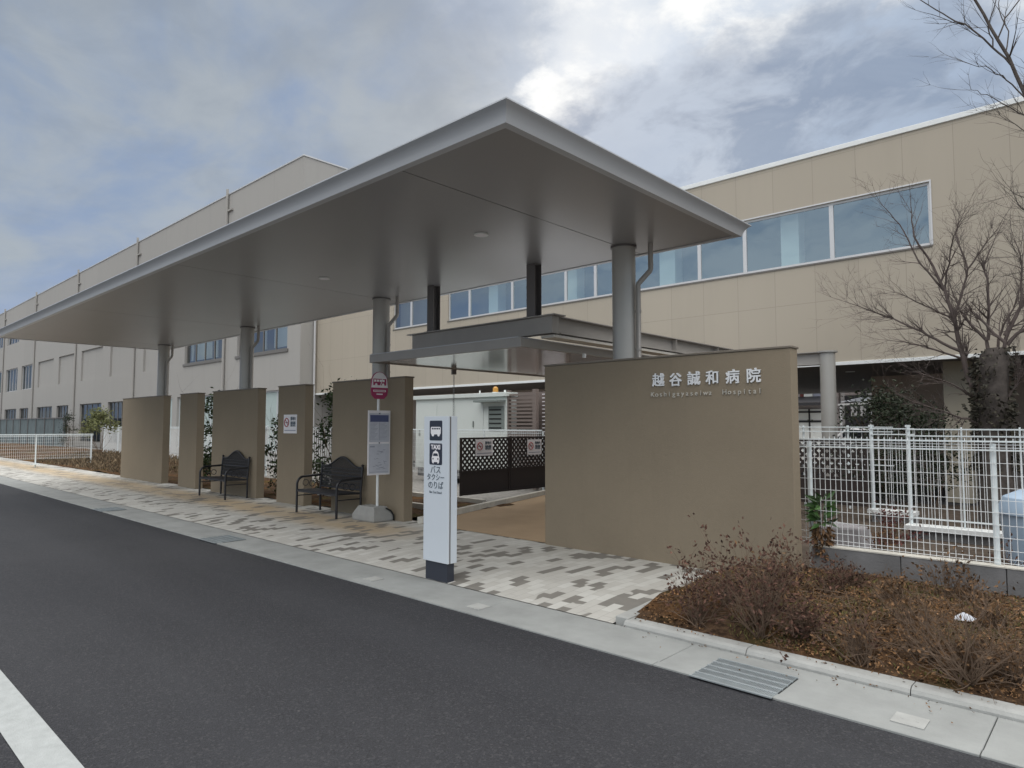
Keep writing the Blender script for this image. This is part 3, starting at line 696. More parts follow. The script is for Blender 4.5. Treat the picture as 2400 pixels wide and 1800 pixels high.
b = MB(); b.box(.0335, .035, -.135, .135, ZR + .02, ZR + .125); b.build('bus_symbol', M['maroon'], ro, bevel=.01)
b = MB()
for q in range(4): b.box(.0353, .0362, -.12 + q * .058, -.12 + q * .058 + .045, ZR + .075, ZR + .112)
for yy in (-.075, .07): b.tube([(.0353, yy, ZR + .03), (.0364, yy, ZR + .03)], .024, 14)
b.bar((.0358, .015, ZR + .02), (.0358, .055, ZR + .125), .001, .014); b.build('bus_windows', M['signwhite'], ro)
b = MB(); b.box(.0305, .0325, -.13, .13, ZR - .088, ZR - .055)
b.box(.0305, .0325, -.065, .065, ZR - .135, ZR - .115); b.build('stop_name_band', M['signwhite'], ro)
b = MB()
for q in range(9): b.box(.0328, .0335, -.115 + q * .026, -.115 + q * .026 + .017, ZR - .081, ZR - .062)
b.build('stop_name_print', M['maroon'], ro)

# ================================================================== PYLON
py = thing('sign_pylon', 'slim white sign pylon with bus and taxi pictograms near the kerb', 'sign', (-5.285, 4.55, .035))
b = MB(); b.box(-.192, .192, 0, .125, .165, 1.655); b.build('panel', M['pylonwhite'], py, bevel=.004)
b = MB(); b.box(-.168, .168, .015, .11, -.03, .164); b.build('plinth', M['plinth'], py, bevel=.003)
b = MB(); b.box(.1925, .1935, .020, .036, .166, 1.65); b.build('groove', M['darksteel'], py)
# bus pictogram
def rrect(x0, x1, z0, z1, r, n=5):
    pts = []
    for cx_, cz, a0 in ((x1 - r, z0 + r, -90), (x1 - r, z1 - r, 0), (x0 + r, z1 - r, 90), (x0 + r, z0 + r, 180)):
        for k in range(n + 1): q = R(a0 + 90 * k / n); pts.append((cx_ + r * math.cos(q), cz + r * math.sin(q)))
    return pts
zo = .05 - .015
b = MB(); b.plate(rrect(-.098, .098, 1.405, 1.610, .014), -.003, .001); bp = b.build('bus_pictogram', M['navy'], py)
b = MB()
b.plate(rrect(-.078, .078, 1.468, 1.545, .014), -.0045, -.003)
for xx in (-.045, .045): b.plate([(xx + .02 * math.cos(2 * math.pi * k / 14), 1.466 + .02 * math.sin(2 * math.pi * k / 14)) for k in range(14)], -.0047, -.003)
b.build('bus_body', M['signwhite'], bp)
b = MB()
for q in range(5): b.plate(rrect(-.060 + q * .027, -.060 + q * .027 + .019, 1.519, 1.535, .002), -.0055, -.0048)
b.build('bus_window', M['navy'], bp)
b = MB(); b.plate(rrect(-.098, .098, 1.155, 1.375, .014), -.003, .001); tp = b.build('taxi_pictogram', M['navy'], py)
lettering([('TAXI', .066, Vector((0, -.0036, 1.334)), .0028, .0008, 1.0)], M['signwhite'], tp)
b = MB()
b.plate([(-.055, 1.180), (-.042, 1.168), (-.030, 1.168), (-.028, 1.182), (.028, 1.182), (.030, 1.168), (.042, 1.168), (.055, 1.180), (.060, 1.225), (.052, 1.243), (.040, 1.282), (.024, 1.292), (-.024, 1.292), (-.040, 1.282), (-.052, 1.243), (-.060, 1.225)], -.0045, -.003)
b.plate([(.016 * math.cos(math.pi * k / 8), 1.292 + .012 * math.sin(math.pi * k / 8)) for k in range(9)], -.0046, -.003)
b.build('taxi_body', M['signwhite'], tp)
b = MB(); b.plate([(-.040, 1.245), (.040, 1.245), (.030, 1.272), (-.030, 1.272)], -.0055, -.0047)
for xx in (-.038, .038): b.plate([(xx + .009 * math.cos(2 * math.pi * k / 10), 1.216 + .009 * math.sin(2 * math.pi * k / 10)) for k in range(10)], -.0055, -.0047)
b.build('taxi_window', M['navy'], tp)
lettering([('バス', .088, Vector((0, -.002, 1.098)), .0004, .001, .95), ('タクシー', .076, Vector((0, -.002, 1.022)), .0004, .001, .92), ('のりば', .084, Vector((0, -.002, .940)), .0004, .001, .95), ('Bus Taxi Stand', .034, Vector((0, -.002, .872)), 0, .001, .95)], M['ink'], py)

# ================================================================== DRAIN GRATES
def grate(X, label):
    t = thing('drain_grate', label, 'drain grate', (X, 4.16, .006), 'steel drain grates in the gutter')
    b = MB(); b.box(-.262, .262, -.215, .215, .0008, .003); b.build('pit', M['dark'], t)
    b = MB()
    for k in range(44): xx = -.255 + k * .0118; b.box(xx, xx + .0040, -.21, .21, .0035, .012)
    for k in range(6): yy = -.21 + k * .083; b.box(-.262, .262, yy - .007, yy + .007, .0055, .0135)
    b.build('bars', M['grate'], t)
    return t
gr0 = grate(-1.86, 'steel drain grate in the gutter beside the dry planting bed')
dup(gr0, (-9.35, 4.16, .006), 'steel drain grate in the gutter in front of the near bench')
dup(gr0, (-14.2, 4.16, .006), 'steel drain grate in the gutter in front of the far bench')

# ================================================================== RIGHT BUILDING (upper storey bridging open ground)
def facade(b, Y, X0, X1, Z0, Z1, holes, depth):
    """front skin at y=Y with rectangular holes (xa, xb, za, zb, blind) and their reveals"""
    xs = sorted({X0, X1, *[h[0] for h in holes], *[h[1] for h in holes]}); zs = sorted({Z0, Z1, *[h[2] for h in holes], *[h[3] for h in holes]})
    for i in range(len(xs) - 1):
        for j in range(len(zs) - 1):
            cx_, cz = (xs[i] + xs[i + 1]) / 2, (zs[j] + zs[j + 1]) / 2
            if any(h[0] < cx_ < h[1] and h[2] < cz < h[3] for h in holes): continue
            b.quad((xs[i], Y, zs[j]), (xs[i + 1], Y, zs[j]), (xs[i + 1], Y, zs[j + 1]), (xs[i], Y, zs[j + 1]))
    for xa, xb, za, zb, blind in holes:
        d = .12 if blind else depth
        b.quad((xa, Y, za), (xa, Y + d, za), (xa, Y + d, zb), (xa, Y, zb)); b.quad((xb, Y, za), (xb, Y, zb), (xb, Y + d, zb), (xb, Y + d, za))
        b.quad((xa, Y, zb), (xa, Y + d, zb), (xb, Y + d, zb), (xb, Y, zb)); b.quad((xa, Y, za), (xb, Y, za), (xb, Y + d, za), (xa, Y + d, za))
        if blind: b.quad((xa, Y + d, za), (xb, Y + d, za), (xb, Y + d, zb), (xa, Y + d, zb))
def no_recalc(b, name, material, parent):
    me = bpy.data.meshes.new(name); me.from_pydata(b.v, [], b.f); me.materials.append(material); me.update()
    o = bpy.data.objects.new(name, me); col.objects.link(o); o.parent = parent; return o
YB, BX0, BX1 = 15.57, -26.18, 16
hb = thing('corridor_building', 'tan clad upper corridor wing with a long ribbon window, raised over an open passage', 'building')
Z0, Z1, ZSILL, ZHEAD = 2.98, 7.70, 5.25, 6.56
WR = -2.81
wxs = [at(px, 560, YB).x for px in (1948, 1743, 1636, 1392)]
wxs = [WR] + wxs
step = [1.9, 2.02, 1.22]
xx = wxs[-1]
x1198, x1098, x1053 = at(1198, 660, YB).x, at(1098, 700, YB).x, at(1050, 710, YB).x
mid = wxs[-1] + (x1198 - wxs[-1]) / 2
wxs += [mid + .55, mid - .9, x1198, x1098, x1053]
wxs = sorted(set(wxs), reverse=True)
strip = (wxs[-1], wxs[0])
s2 = (at(922, 760, YB).x, at(1003, 740, YB).x)
b = MB(); facade(b, YB, BX0, BX1, Z0, Z1, [(strip[0], strip[1], ZSILL, ZHEAD, False), (s2[0], s2[1], ZSILL, ZHEAD, False)], .14)
no_recalc(b, 'wall', M['tanpanel'], hb)
b = MB(); b.box(BX0, BX1, YB + 6.0, YB + 6.1, Z0 + .05, Z1); b.box(BX1 - .1, BX1, YB + .01, YB + 5.99, Z0 + .05, Z1); b.build('rear_wall', M['tanpanel'], hb)
b = MB(); b.box(BX0, BX1 + .03, YB - .035, YB + .25, Z1 + .001, Z1 + .11); b.build('parapet_coping', M['white'], hb, bevel=.008)
b = MB(); b.box(BX0, BX1, YB + .26, YB + 6.1, Z1 - .2, Z1 - .05); b.build('roof', M['interior'], hb)
b = MB(); b.box(BX0, BX1, YB - .03, YB + .02, Z0 - .075, Z0 - .001); b.build('drip_edge', M['white'], hb, bevel=.005)
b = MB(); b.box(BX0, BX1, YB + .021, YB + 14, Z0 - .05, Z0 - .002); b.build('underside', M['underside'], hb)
b = MB(); b.box(BX0, strip[1] + 1, YB + .15, YB + 5.9, 4.15, 4.3); b.box(BX0, strip[1] + 1, YB + .15, YB + 5.9, 6.75, 6.85); b.box(BX0, strip[1] + 1, YB + 2.6, YB + 2.7, 4.31, 6.74); b.build('corridor', M['interior'], hb)
for i in range(len(wxs) - 1):
    xa, xb = wxs[i + 1], wxs[i]
    f = MB(); t_ = .045
    f.box(xa, xb, YB + .045, YB + .10, ZSILL, ZSILL + .06); f.box(xa, xb, YB + .045, YB + .10, ZHEAD - .05, ZHEAD)
    f.box(xa, xa + t_, YB + .045, YB + .10, ZSILL + .061, ZHEAD - .051); f.box(xb - t_, xb, YB + .045, YB + .10, ZSILL + .061, ZHEAD - .051)
    fr = f.build('window', M['winframe'], hb)
    f = MB(); f.quad((xa + t_, YB + .075, ZSILL + .06), (xb - t_, YB + .075, ZSILL + .06), (xb - t_, YB + .075, ZHEAD - .05), (xa + t_, YB + .075, ZHEAD - .05)); f.build('pane', M['glass'], fr)
f = MB(); mm = (s2[0] + s2[1]) / 2
for xa, xb in ((s2[0], mm), (mm, s2[1])):
    f.box(xa, xb, YB + .045, YB + .10, ZSILL, ZSILL + .06); f.box(xa, xb, YB + .045, YB + .10, ZHEAD - .05, ZHEAD)
    f.box(xa, xa + .05, YB + .045, YB + .10, ZSILL + .061, ZHEAD - .051); f.box(xb - .05, xb, YB + .045, YB + .10, ZSILL + .061, ZHEAD - .051)
fr = f.build('window', M['winframe'], hb)
f = MB(); f.quad((s2[0] + .05, YB + .075, ZSILL + .06), (s2[1] - .05, YB + .075, ZSILL + .06), (s2[1] - .05, YB + .075, ZHEAD - .05), (s2[0] + .05, YB + .075, ZHEAD - .05)); f.build('pane', M['glassdark'], fr)
f = MB(); f.box(s2[0] + .05, s2[1] - .05, YB + .30, YB + .32, ZSILL, ZHEAD); f.build('blind', M['printblind'], hb)
f = MB(); f.box(strip[0] - .02, strip[1] + .02, YB - .025, YB + .044, ZSILL - .035, ZSILL - .001); f.box(s2[0] - .02, s2[1] + .02, YB - .025, YB + .044, ZSILL - .035, ZSILL - .001)
f.build('window_sill', M['darkframe'], hb)
f = MB(); f.box(strip[0] - .02, strip[1] + .03, YB - .02, YB + .044, ZHEAD + .001, ZHEAD + .03); f.box(strip[1] + .001, strip[1] + .03, YB - .02, YB + .044, ZSILL, ZHEAD); f.build('window_trim', M['winframe'], hb)
for pl, pr_ in ((1830, 1872), (1545, 1581), (1322, 1351), (1146, 1167)):
    f = MB(); xa, xb = at(pl, 560, YB + .55).x, at(pr_, 560, YB + .55).x; f.box(xa, xb, YB + .55, YB + .95, 4.305, 6.745); f.build('inner_pillar', M['curtain'], hb)
b = MB(); b.box(-5.2, BX1, 20.2, 20.4, 0, Z0 - .051); b.build('ground_floor_wall', M['brownwall'], hb)
b = MB(); b.box(BX0, -10.2, 19.0, 19.2, 0, Z0 - .051); b.build('ground_floor_wall', M['brownwall'], hb)
b = MB(); b.box(-2.86, -2.40, 16.45, 16.95, 0, Z0 - .051); b.build('pillar', M['tan_end'], hb)
b = MB(); b.box(.9, 1.4, 16.45, 16.95, 0, Z0 - .051); b.build('pillar', M['tan_end'], hb)
for lx, ly in ((-5.08, 17.9), (-3.81, 18.9), (-6.5, 17.9)):
    b = MB(); b.cyl(lx, ly, Z0 - .062, Z0 - .0505, .11, 20); b.build('downlight', M['white'], hb)

# ================================================================== LEFT BUILDING (ward block)
YL, LX0, LX1, LZ = 14.834, -150, -26.2, 13.42
wb = thing('ward_building', 'tall grey beige ward block with blind panels and a high plain parapet', 'building')
J0, BAY = -33.6, 13.07
holes = []; wins = []; gwins = []
def win(xa, xb, za, zb, kind): holes.append((xa, xb, za, zb, kind == 'blind')); wins.append((xa, xb, za, zb, kind))
Wn = {0: [(-32.24, -27.34)], }
win(-32.24, -27.34, 4.98, 7.2, 'ward'); win(-38.7, -33.9, 4.98, 7.2, 'ward')
win(-45.2, -40.3, 4.92, 7.2, 'blind')
for k in range(1, 9):
    j = J0 - BAY * k
    for (o1, o2) in ((-4.95, -.36), (-11.7, -6.6)):
        kind = 'blind' if k in (1, 2) else 'curtain'
        win(j + o1, j + o2, 4.92, 7.2, kind); 
        win(j + o1, j + o2, 9.72, 11.9, 'curtain')
    for (o1, o2) in ((-5.1, -1.7), (-11.65, -6.5)):
        win(j + o1, j + o2, .35, 3.17, 'ground')
for (xa, xb) in ((-32.6, -26.9), (-39.6, -33.9), (-45.4, -40.3)): win(xa, xb, .35, 3.17, 'teal')
b = MB(); facade(b, YL, LX0, LX1, 0, LZ, holes, .25)
b.quad((LX1, YL, 0), (LX1, YL + 24, 0), (LX1, YL + 24, LZ), (LX1, YL, LZ)); b.quad((LX0, YL + 24, 0), (LX0, YL, 0), (LX0, YL, LZ), (LX0, YL + 24, LZ)); b.quad((LX1, YL + 24, 0), (LX0, YL + 24, 0), (LX0, YL + 24, LZ), (LX1, YL + 24, LZ))
no_recalc(b, 'wall', M['greypanel'], wb)
b = MB(); b.box(LX0 + .1, LX1 - .1, YL + .3, YL + 23.9, LZ - .3, LZ - .2); b.build('roof', M['interior'], wb)
b = MB(); b.box(LX0, LX1 + .04, YL - .04, YL + .2, LZ + .001, LZ + .06); b.box(LX1 - .2, LX1 + .04, YL + .201, YL + 24, LZ + .001, LZ + .06); b.build('parapet_coping', M['winframe'], wb)
b = MB(); b.box(LX0, LX1 - .3, YL + 2.2, YL + 2.3, .1, LZ - .4); b.build('inner_wall', M['interior'], wb)
M['teal'] = mat('teal_blind', (.42, .50, .49), .6, vary=.04)
random.seed(5)
for xa, xb, za, zb, kind in wins:
    if kind == 'blind': continue
    fm = M['darkframe'] if kind in ('ward', 'ground') else M['winframe']
    f = MB(); n_ = 4 if kind != 'teal' else 4
    f.box(xa, xb, YL + .12, YL + .18, za, za + .07); f.box(xa, xb, YL + .12, YL + .18, zb - .07, zb)
    for q in range(n_ + 1):
        xm = xa + .04 + (xb - xa - .08) * q / n_; f.box(xm - .04, xm + .04, YL + .12, YL + .18, za + .071, zb - .071)
    fr = f.build('window', fm, wb)
    f = MB(); f.quad((xa, YL + .15, za), (xb, YL + .15, za), (xb, YL + .15, zb), (xa, YL + .15, zb)); f.build('pane', M['teal'] if kind == 'teal' else M['glassdark'], fr)
    f = MB()
    if kind == 'teal': pass
    else:
        xq = xa
        while xq < xb - .3:
            wq = random.uniform(.3, .8)
            if random.random() < .55: f.box(xq, min(xb, xq + wq), YL + .35, YL + .40, za if kind == 'curtain' else za + .2, zb)
            xq += wq
    if f.v: f.build('curtain', M['teal'] if kind == 'teal' else (M['curtain'] if kind == 'ward' else M['curtainpurple']), fr)
    if kind == 'ward':
        f = MB(); f.box(xa - .12, xb + .12, YL - .06, YL + .11, za - .13, za - .001); f.build('window_sill', M['darkframe'], wb)
for k in range(0, 9):
    j = J0 - BAY * k
    b = MB(); b.tube([(j, YL - .08, 0), (j, YL - .08, LZ + .28)], .07, 8); b.box(j - .02, j + .55, YL - .10, YL - .001, LZ - .9, LZ - .82); b.build('drainpipe', M['greypanel'], wb)
b = MB(); b.tube([(LX1 + .12, YL + .62, 0), (LX1 + .12, YL + .62, 7.5)], .05, 10); b.build('drainpipe', M['winframe'], wb)

# ================================================================== FENCES
def mesh_fence(name, label, p, q, z0, z1, pitch_post, dx, dz, r=.0026, comb=True, post_r=.024, group=None, first=0.0, top_beam=True, plates=False):
    p, q = Vector((p[0], p[1], 0)), Vector((q[0], q[1], 0)); d = (q - p); L = d.length; d.normalize(); nrm = Vector((-d.y, d.x, 0))
    t = thing(name, label, 'fence', tuple(p), group)
    s = first
    while s <= L + 1e-3:
        a = d * s + nrm * .02
        b = MB(); b.tube([(a.x, a.y, z0 - .35), (a.x, a.y, z1 - .02)], post_r, 12)
        if plates: b.box(a.x - .12, a.x + .12, a.y - .12, a.y + .12, z0 - .20, z0 - .17)
        b.build('post', M['fencepost'], t, smooth=True); s += pitch_post
    b = MB(); n = int(L / dx); e = nrm * -.012
    for i in range(n + 1):
        a = d * (i * dx) + e
        b.tube([(a.x, a.y, z0), (a.x, a.y, z1 + (.028 if comb else 0))], r, 4, False)
    zs = []
    z_ = z0 + .01
    while z_ < z1 - .02: zs.append(z_); z_ += dz
    zs += [z0 + .045]
    if top_beam: zs += [z1 - .055, z1 - .028]
    for z_ in zs:
        a, c = e * 1.25, d * L + e * 1.25; b.tube([(a.x, a.y, z_), (c.x, c.y, z_)], r, 4, False)
    b.build('mesh_panel', M['wire'], t)
    b = MB(); a, c = nrm * -.02, d * L + nrm * -.02
    b.bar((a.x, a.y, z1), (c.x, c.y, z1), .022, .014 if comb else .03)
    if top_beam: b.bar((a.x, a.y - .02, z1 - .075), (c.x, c.y - .02, z1 - .075), .012, .010)
    b.build('top_rail', M['fencepost'], t)
    return t
mesh_fence('mesh_fence', 'white welded mesh fence on a concrete kerb beside the dry planting bed', (-2.80, 7.18), (6, 7.18), .40, 1.455, 1.56, .050, .107, r=.0032, first=.34)
b = MB(); x = -2.43
while x < 6:
    b.box(x + .003, x + .797, 7.10, 7.22, .0, .375); x += .8
tag(b.build('fence_kerb', M['block'], bevel=.006), 'grey concrete block kerb under the near white mesh fence', 'kerb wall')
b = MB(); b.box(-2.43, 6, 7.095, 7.225, .376, .388); kp = tag(b.build('kerb_capping', M['palekerb']), 'pale mortar capping along the grey block kerb', 'capping'); 
kp.parent = bpy.data.objects['fence_kerb']; del kp['category']; del kp['label']

def bar_fence(name, label, x0, x1, Y, z0, z1, dx, posts, r=.006, kerb=None, horiz=(.12, .2, .92)):
    t = thing(name, label, 'fence', (x0, Y, 0))
    for px, pr_ in posts:
        b = MB(); b.tube([(px - x0, .02, .0), (px - x0, .02, z1 + .03)], pr_, 12)
        if pr_ > .025: b.box(px - x0 - pr_ * 1.1, px - x0 + pr_ * 1.1, .02 - pr_ * 1.1, .02 + pr_ * 1.1, z1 + .031, z1 + .06)
        b.build('post', M['fencepost'], t, smooth=True)
    b = MB(); n = int((x1 - x0) / dx)
    for i in range(n + 1): b.bar((i * dx, 0, z0), (i * dx, 0, z1), r * 1.6, r * 1.6)
    b.build('bars', M['wire'], t)
    b = MB()
    for z_ in (z1,) + tuple(z0 + (z1 - z0) * h for h in horiz): b.box(0, x1 - x0, -.03, -.01, z_ - .009, z_ + .009)
    b.build('rail', M['fencepost'], t)
    if kerb:
        b = MB(); b.box(0, x1 - x0, -.10, .10, 0, kerb - .05); b.build('footing', M['block'], t)
        b = MB(); b.box(-.05, x1 - x0, -.16, .12, kerb - .049, kerb + .01); b.build('footing_cap', M['white'], t)
    return t
xB = at(2135, 1233, 10.5).x
bar_fence('railing', 'white barred railing with a white cap kerb, just behind the near mesh fence', xB, 5, 10.5, .26, 1.54, .085, [(xB, .026)] + [(xB + .62 * k, .011) for k in range(1, 11)], r=.0035, kerb=.235, horiz=(.06, .93))
xA = at(2047, 1199, 11.9).x
bar_fence('railing', 'white barred railing joining the tall capped post, between lattice and mesh fence', xA, at(2150, 1190, 11.9).x, 11.9, .26, 1.54, .10, [(xA, .030)], r=.0035, kerb=.25, horiz=(.06, .93))
xC = at(1966, 1000, 13.3).x
bar_fence('railing', 'thin white railing seen behind the round steel column of the walkway', at(1872, 1000, 13.3).x, xA, 13.3, .2, 1.56, .14, [(at(1986, 1000, 13.3).x, .02), (at(1882, 1000, 13.3).x, .02)], r=.003, horiz=(.5, .94))
mesh_fence('mesh_fence', 'white mesh fence in front of the white equipment cabinet, behind the dark lattice', (-19, 12.2), (-10.3, 12.2), .25, 1.47, 2.0, .06, .12, r=.003, comb=False, first=.7)
bar_fence('railing', 'white barred fence behind the shrubs and taupe screen walls', -36, -13.4, 10.2, .28, 1.52, .11, [(-36 + 2 * k, .03) for k in range(12)], r=.011, horiz=(.04, .96))
pA, pB, pC = atz(-60, 1097, .1), atz(83, 1093, .1), atz(216, 1088, .1)
mesh_fence('mesh_fence', 'white mesh fence with a footed post beyond the far end of the pavement', (pA.x, pA.y), (pC.x, pC.y), .35, 1.25, (pB - pA).length, .06, .12, r=.0035, comb=False, plates=True)
# net barrier
b = MB(); nt = thing('net_barrier', 'dark blue green netted barrier in front of the ward block at far left', 'barrier', (0, 0, 0))
xa, xb = at(-60, 980, 12.6).x, at(152, 980, 12.6).x
b.box(xa, xb, 12.6, 12.62, .1, 2.05); b.build('net', M['net'], nt)
b = MB()
for k in range(14):
    x_ = xa + (xb - xa) * k / 13; b.tube([(x_, 12.55, 0), (x_, 12.55, 2.1)], .03, 6)
b.box(xa, xb, 12.54, 12.58, 2.06, 2.12); b.build('frame', M['darksteel'], nt)

# lattice panels
def lattice(X, Y, rz, Lw, z0, z1, label, group):
    t = thing('lattice_panel', label, 'lattice panel', (X, Y, 0), group, rz)
    zm = z0 + (z1 - z0) * .40
    b = MB()
    b.box(0, Lw, -.02, .02, z1 - .04, z1); b.box(0, Lw, -.02, .02, z0, z0 + .04); b.box(0, .045, -.02, .02, z0 + .041, z1 - .041); b.box(Lw - .045, Lw, -.02, .02, z0 + .041, z1 - .041); b.box(.046, Lw - .046, -.02, .02, zm, zm + .03)
    b.build('frame', M['lattice'], t)
    b = MB(); b.box(.046, Lw - .046, -.008, .008, z0 + .041, zm - .001); b.build('solid_board', M['lattice'], t)
    b = MB(); za, zb = zm + .031, z1 - .041; hh = zb - za; pitch = .092; wd = .044
    for sgn, yy in ((1, -.006), (-1, .006)):
        c_ = -hh
        while c_ < Lw:
            x_a, x_b = c_, c_ + hh; zlo, zhi = za, zb
            if sgn < 0: zlo, zhi = zb, za
            fa = max(0, (.05 - x_a) / hh); fb = min(1, (Lw - .05 - x_a) / hh)
            if fb > fa + .02:
                P0 = (x_a + hh * fa, yy, zlo + (zhi - zlo) * fa); P1 = (x_a + hh * fb, yy, zlo + (zhi - zlo) * fb)
                v0, v1 = Vector(P0), Vector(P1); dd = (v1 - v0).normalized(); sd = Vector((-dd.z, 0, dd.x)) * wd / 2; ty = Vector((0, .004, 0))
                b.add([v0 - sd - ty, v1 - sd - ty, v1 + sd - ty, v0 + sd - ty, v0 - sd + ty, v1 - sd + ty, v1 + sd + ty, v0 + sd + ty], [(0, 1, 2, 3), (7, 6, 5, 4), (0, 4, 5, 1), (1, 5, 6, 2), (2, 6, 7, 3), (3, 7, 4, 0)])
            c_ += pitch * 1.414
    b.build('slats', M['lattice'], t); return t
gl = 'dark lattice panels beside the walkway'
lattice(-10.2, 9.44, R(90), 1.50, .14, 1.335, 'near dark brown lattice panel beside the walkway, holding the larger looking no smoking notice', gl)
lattice(-10.2, 10.96, R(90), 1.50, .14, 1.335, 'second dark brown lattice panel, partly hidden by the sign wall', gl)
xl = at(1878, 1100, 11.7).x; xr = at(2036, 1100, 11.7).x
lattice(xl - .4, 11.7, 0, xr - xl + .4, .3, 1.36, 'dark lattice panel behind the near mesh fence, left of the tall white post', gl)
notice('no_smoking_notice', 'white no smoking notice on the near dark lattice panel', -10.17, 10.11, 1.118, .52, .35, 'E')
notice('no_smoking_notice', 'white no smoking notice with a torn corner on the second dark lattice panel', -10.17, 11.75, 1.09, .50, .35, 'E')

# ================================================================== CABINET, LOUVRE
cb = thing('equipment_cabinet', 'big white outdoor equipment cabinet with louvre vent and orange beacon', 'cabinet', (-15.55, 12.6, .12))
b = MB(); b.box(0, 3.70, 0, 1.4, .24, 2.22); b.build('body', M['cabinet'], cb, bevel=.01)
b = MB(); b.box(.05, 3.65, .05, 1.35, 0, .239); b.build('base', M['block'], cb)
b = MB(); b.box(-.06, 3.76, -.08, 1.46, 2.221, 2.33); b.build('roof', M['cabinet'], cb, bevel=.01)
for xa, xb, za, zb in ((.15, .95, .4, 2.1), (1.0, 1.75, .4, 2.1), (2.42, 2.85, .95, 2.05)):
    b = MB(); b.box(xa, xb, -.012, -.0005, za, zb); d_ = b.build('door', M['cabinet'], cb, bevel=.004)
    b = MB(); b.box(xa + .04, xa + .07, -.04, -.0125, (za + zb) / 2 - .08, (za + zb) / 2 + .08); b.build('handle', M['ventgrey'], d_)
b = MB(); xa, xb, za, zb = 3.05, 3.62, 1.33, 1.97
b.box(xa, xb, -.02, -.0005, za, zb); v_ = b.build('vent', M['ventgrey'], cb)
b = MB()
for k in range(5): z_ = za + .06 + k * .118; b.box(xa + .04, xb - .10, -.034, -.0205, z_, z_ + .030)
b.build('vent_slats', M['dark'], v_)
b = MB(); b.box(2.75, 3.66, -.3, -.001, 2.08, 2.13); b.build('vent_hood', M['ventgrey'], cb)
b = MB(); b.cyl(3.05, .25, 2.331, 2.36, .10, 16); b.build('beacon_base', M['cabinet'], cb)
b = MB(); b.tube([(3.05, .25, 2.3605), (3.05, .25, 2.47), (3.05, .25, 2.51)], [.075, .07, .03], 16); b.build('beacon', M['orange'], cb, smooth=True)
b = MB(); b.cyl(2.5, .2, 2.331, 2.42, .02, 8); b.build('roof_fitting', M['white'], cb)
b = MB(); b.cyl(3.45, .2, 2.331, 2.40, .03, 8); b.build('roof_fitting', M['white'], cb)
lv = thing('louvre_screen', 'brown horizontal slat louvre screen beside the white cabinet', 'screen', (-11.80, 12.66, 0))
b = MB()
for k in range(22): z_ = .4 + k * .094; b.bar((0, 0, z_), (.82, 0, z_), .07, .050)
b.build('slats', M['louvre'], lv)
b = MB()
for k in range(22): z_ = .4 + k * .094; b.bar((.95, .2, z_), (1.7, .2, z_), .05, .022)
b.build('thin_slats', M['signwhite'], lv)
b = MB(); b.box(.821, .94, -.05, .06, 0, 2.5); b.box(-.04, -.001, -.05, .06, 0, 2.5); b.box(1.7, 1.75, .15, .25, 0, 2.5); b.box(-.04, 1.75, .31, .33, .3, 2.45); b.build('frame', M['louvre'], lv)

# ================================================================== VEGETATION
def jitter(d, a, rng): return (d + Vector((rng.uniform(-a, a), rng.uniform(-a, a), rng.uniform(-a, a)))).normalized()
def twigs(b, p, d, L, r, depth, rng, spread=.55, up=.25, tips=None):
    n = 4; pts = [p.copy()]; rs = [r]; dd = d.copy()
    for i in range(n):
        dd = jitter(dd + Vector((0, 0, up * .12)), .16, rng); pts.append(pts[-1] + dd * L / n); rs.append(r * (1 - .75 * (i + 1) / n))
    b.tube(pts, rs, 4 if r > .006 else 3, False)
    if tips is not None: tips.append((pts[-1], dd))
    if depth > 0:
        for k in range(rng.randint(2, 4)):
            i = rng.randint(1, n); twigs(b, pts[i], jitter(dd, spread * 1.4, rng), L * rng.uniform(.45, .75), max(.0016, rs[i] * .75), depth - 1, rng, spread, up, tips)
def limb(b, pts, r0, r1, rng, n_twig, tl, tdepth, sides=7):
    pts = [Vector(p) for p in pts]; fine = []
    for i in range(len(pts) - 1):
        for k in range(3):
            q = pts[i].lerp(pts[i + 1], k / 3); fine.append(q + Vector((rng.uniform(-1, 1), rng.uniform(-1, 1), rng.uniform(-1, 1))) * .012 * (i + k > 0))
    fine.append(pts[-1]); N = len(fine); rs = [r0 + (r1 - r0) * i / (N - 1) for i in range(N)]
    b.tube(fine, rs, sides, False)
    for k in range(n_twig):
        i = rng.randint(max(1, N // 4), N - 1); d = (fine[i] - fine[i - 1]).normalized()
        twigs(b, fine[i], jitter(d, .8, rng), tl * rng.uniform(.5, 1.1), max(.003, rs[i] * .55), tdepth, rng)
    d = (fine[-1] - fine[-2]).normalized(); twigs(b, fine[-1], d, tl, r1, tdepth, rng)
def leaf(b, p, d, L, wd, rng, fold=.25):
    d = d.normalized(); s = d.cross(Vector((rng.uniform(-1, 1), rng.uniform(-1, 1), rng.uniform(-.2, 1)))); s = s.normalized() if s.length > 1e-4 else d.orthogonal().normalized()
    u = s.cross(d)
    b.add([p, p + d * L * .45 + s * wd / 2 + u * wd * fold, p + d * L, p + d * L * .45 - s * wd / 2 + u * wd * fold], [(0, 1, 2), (0, 2, 3)])

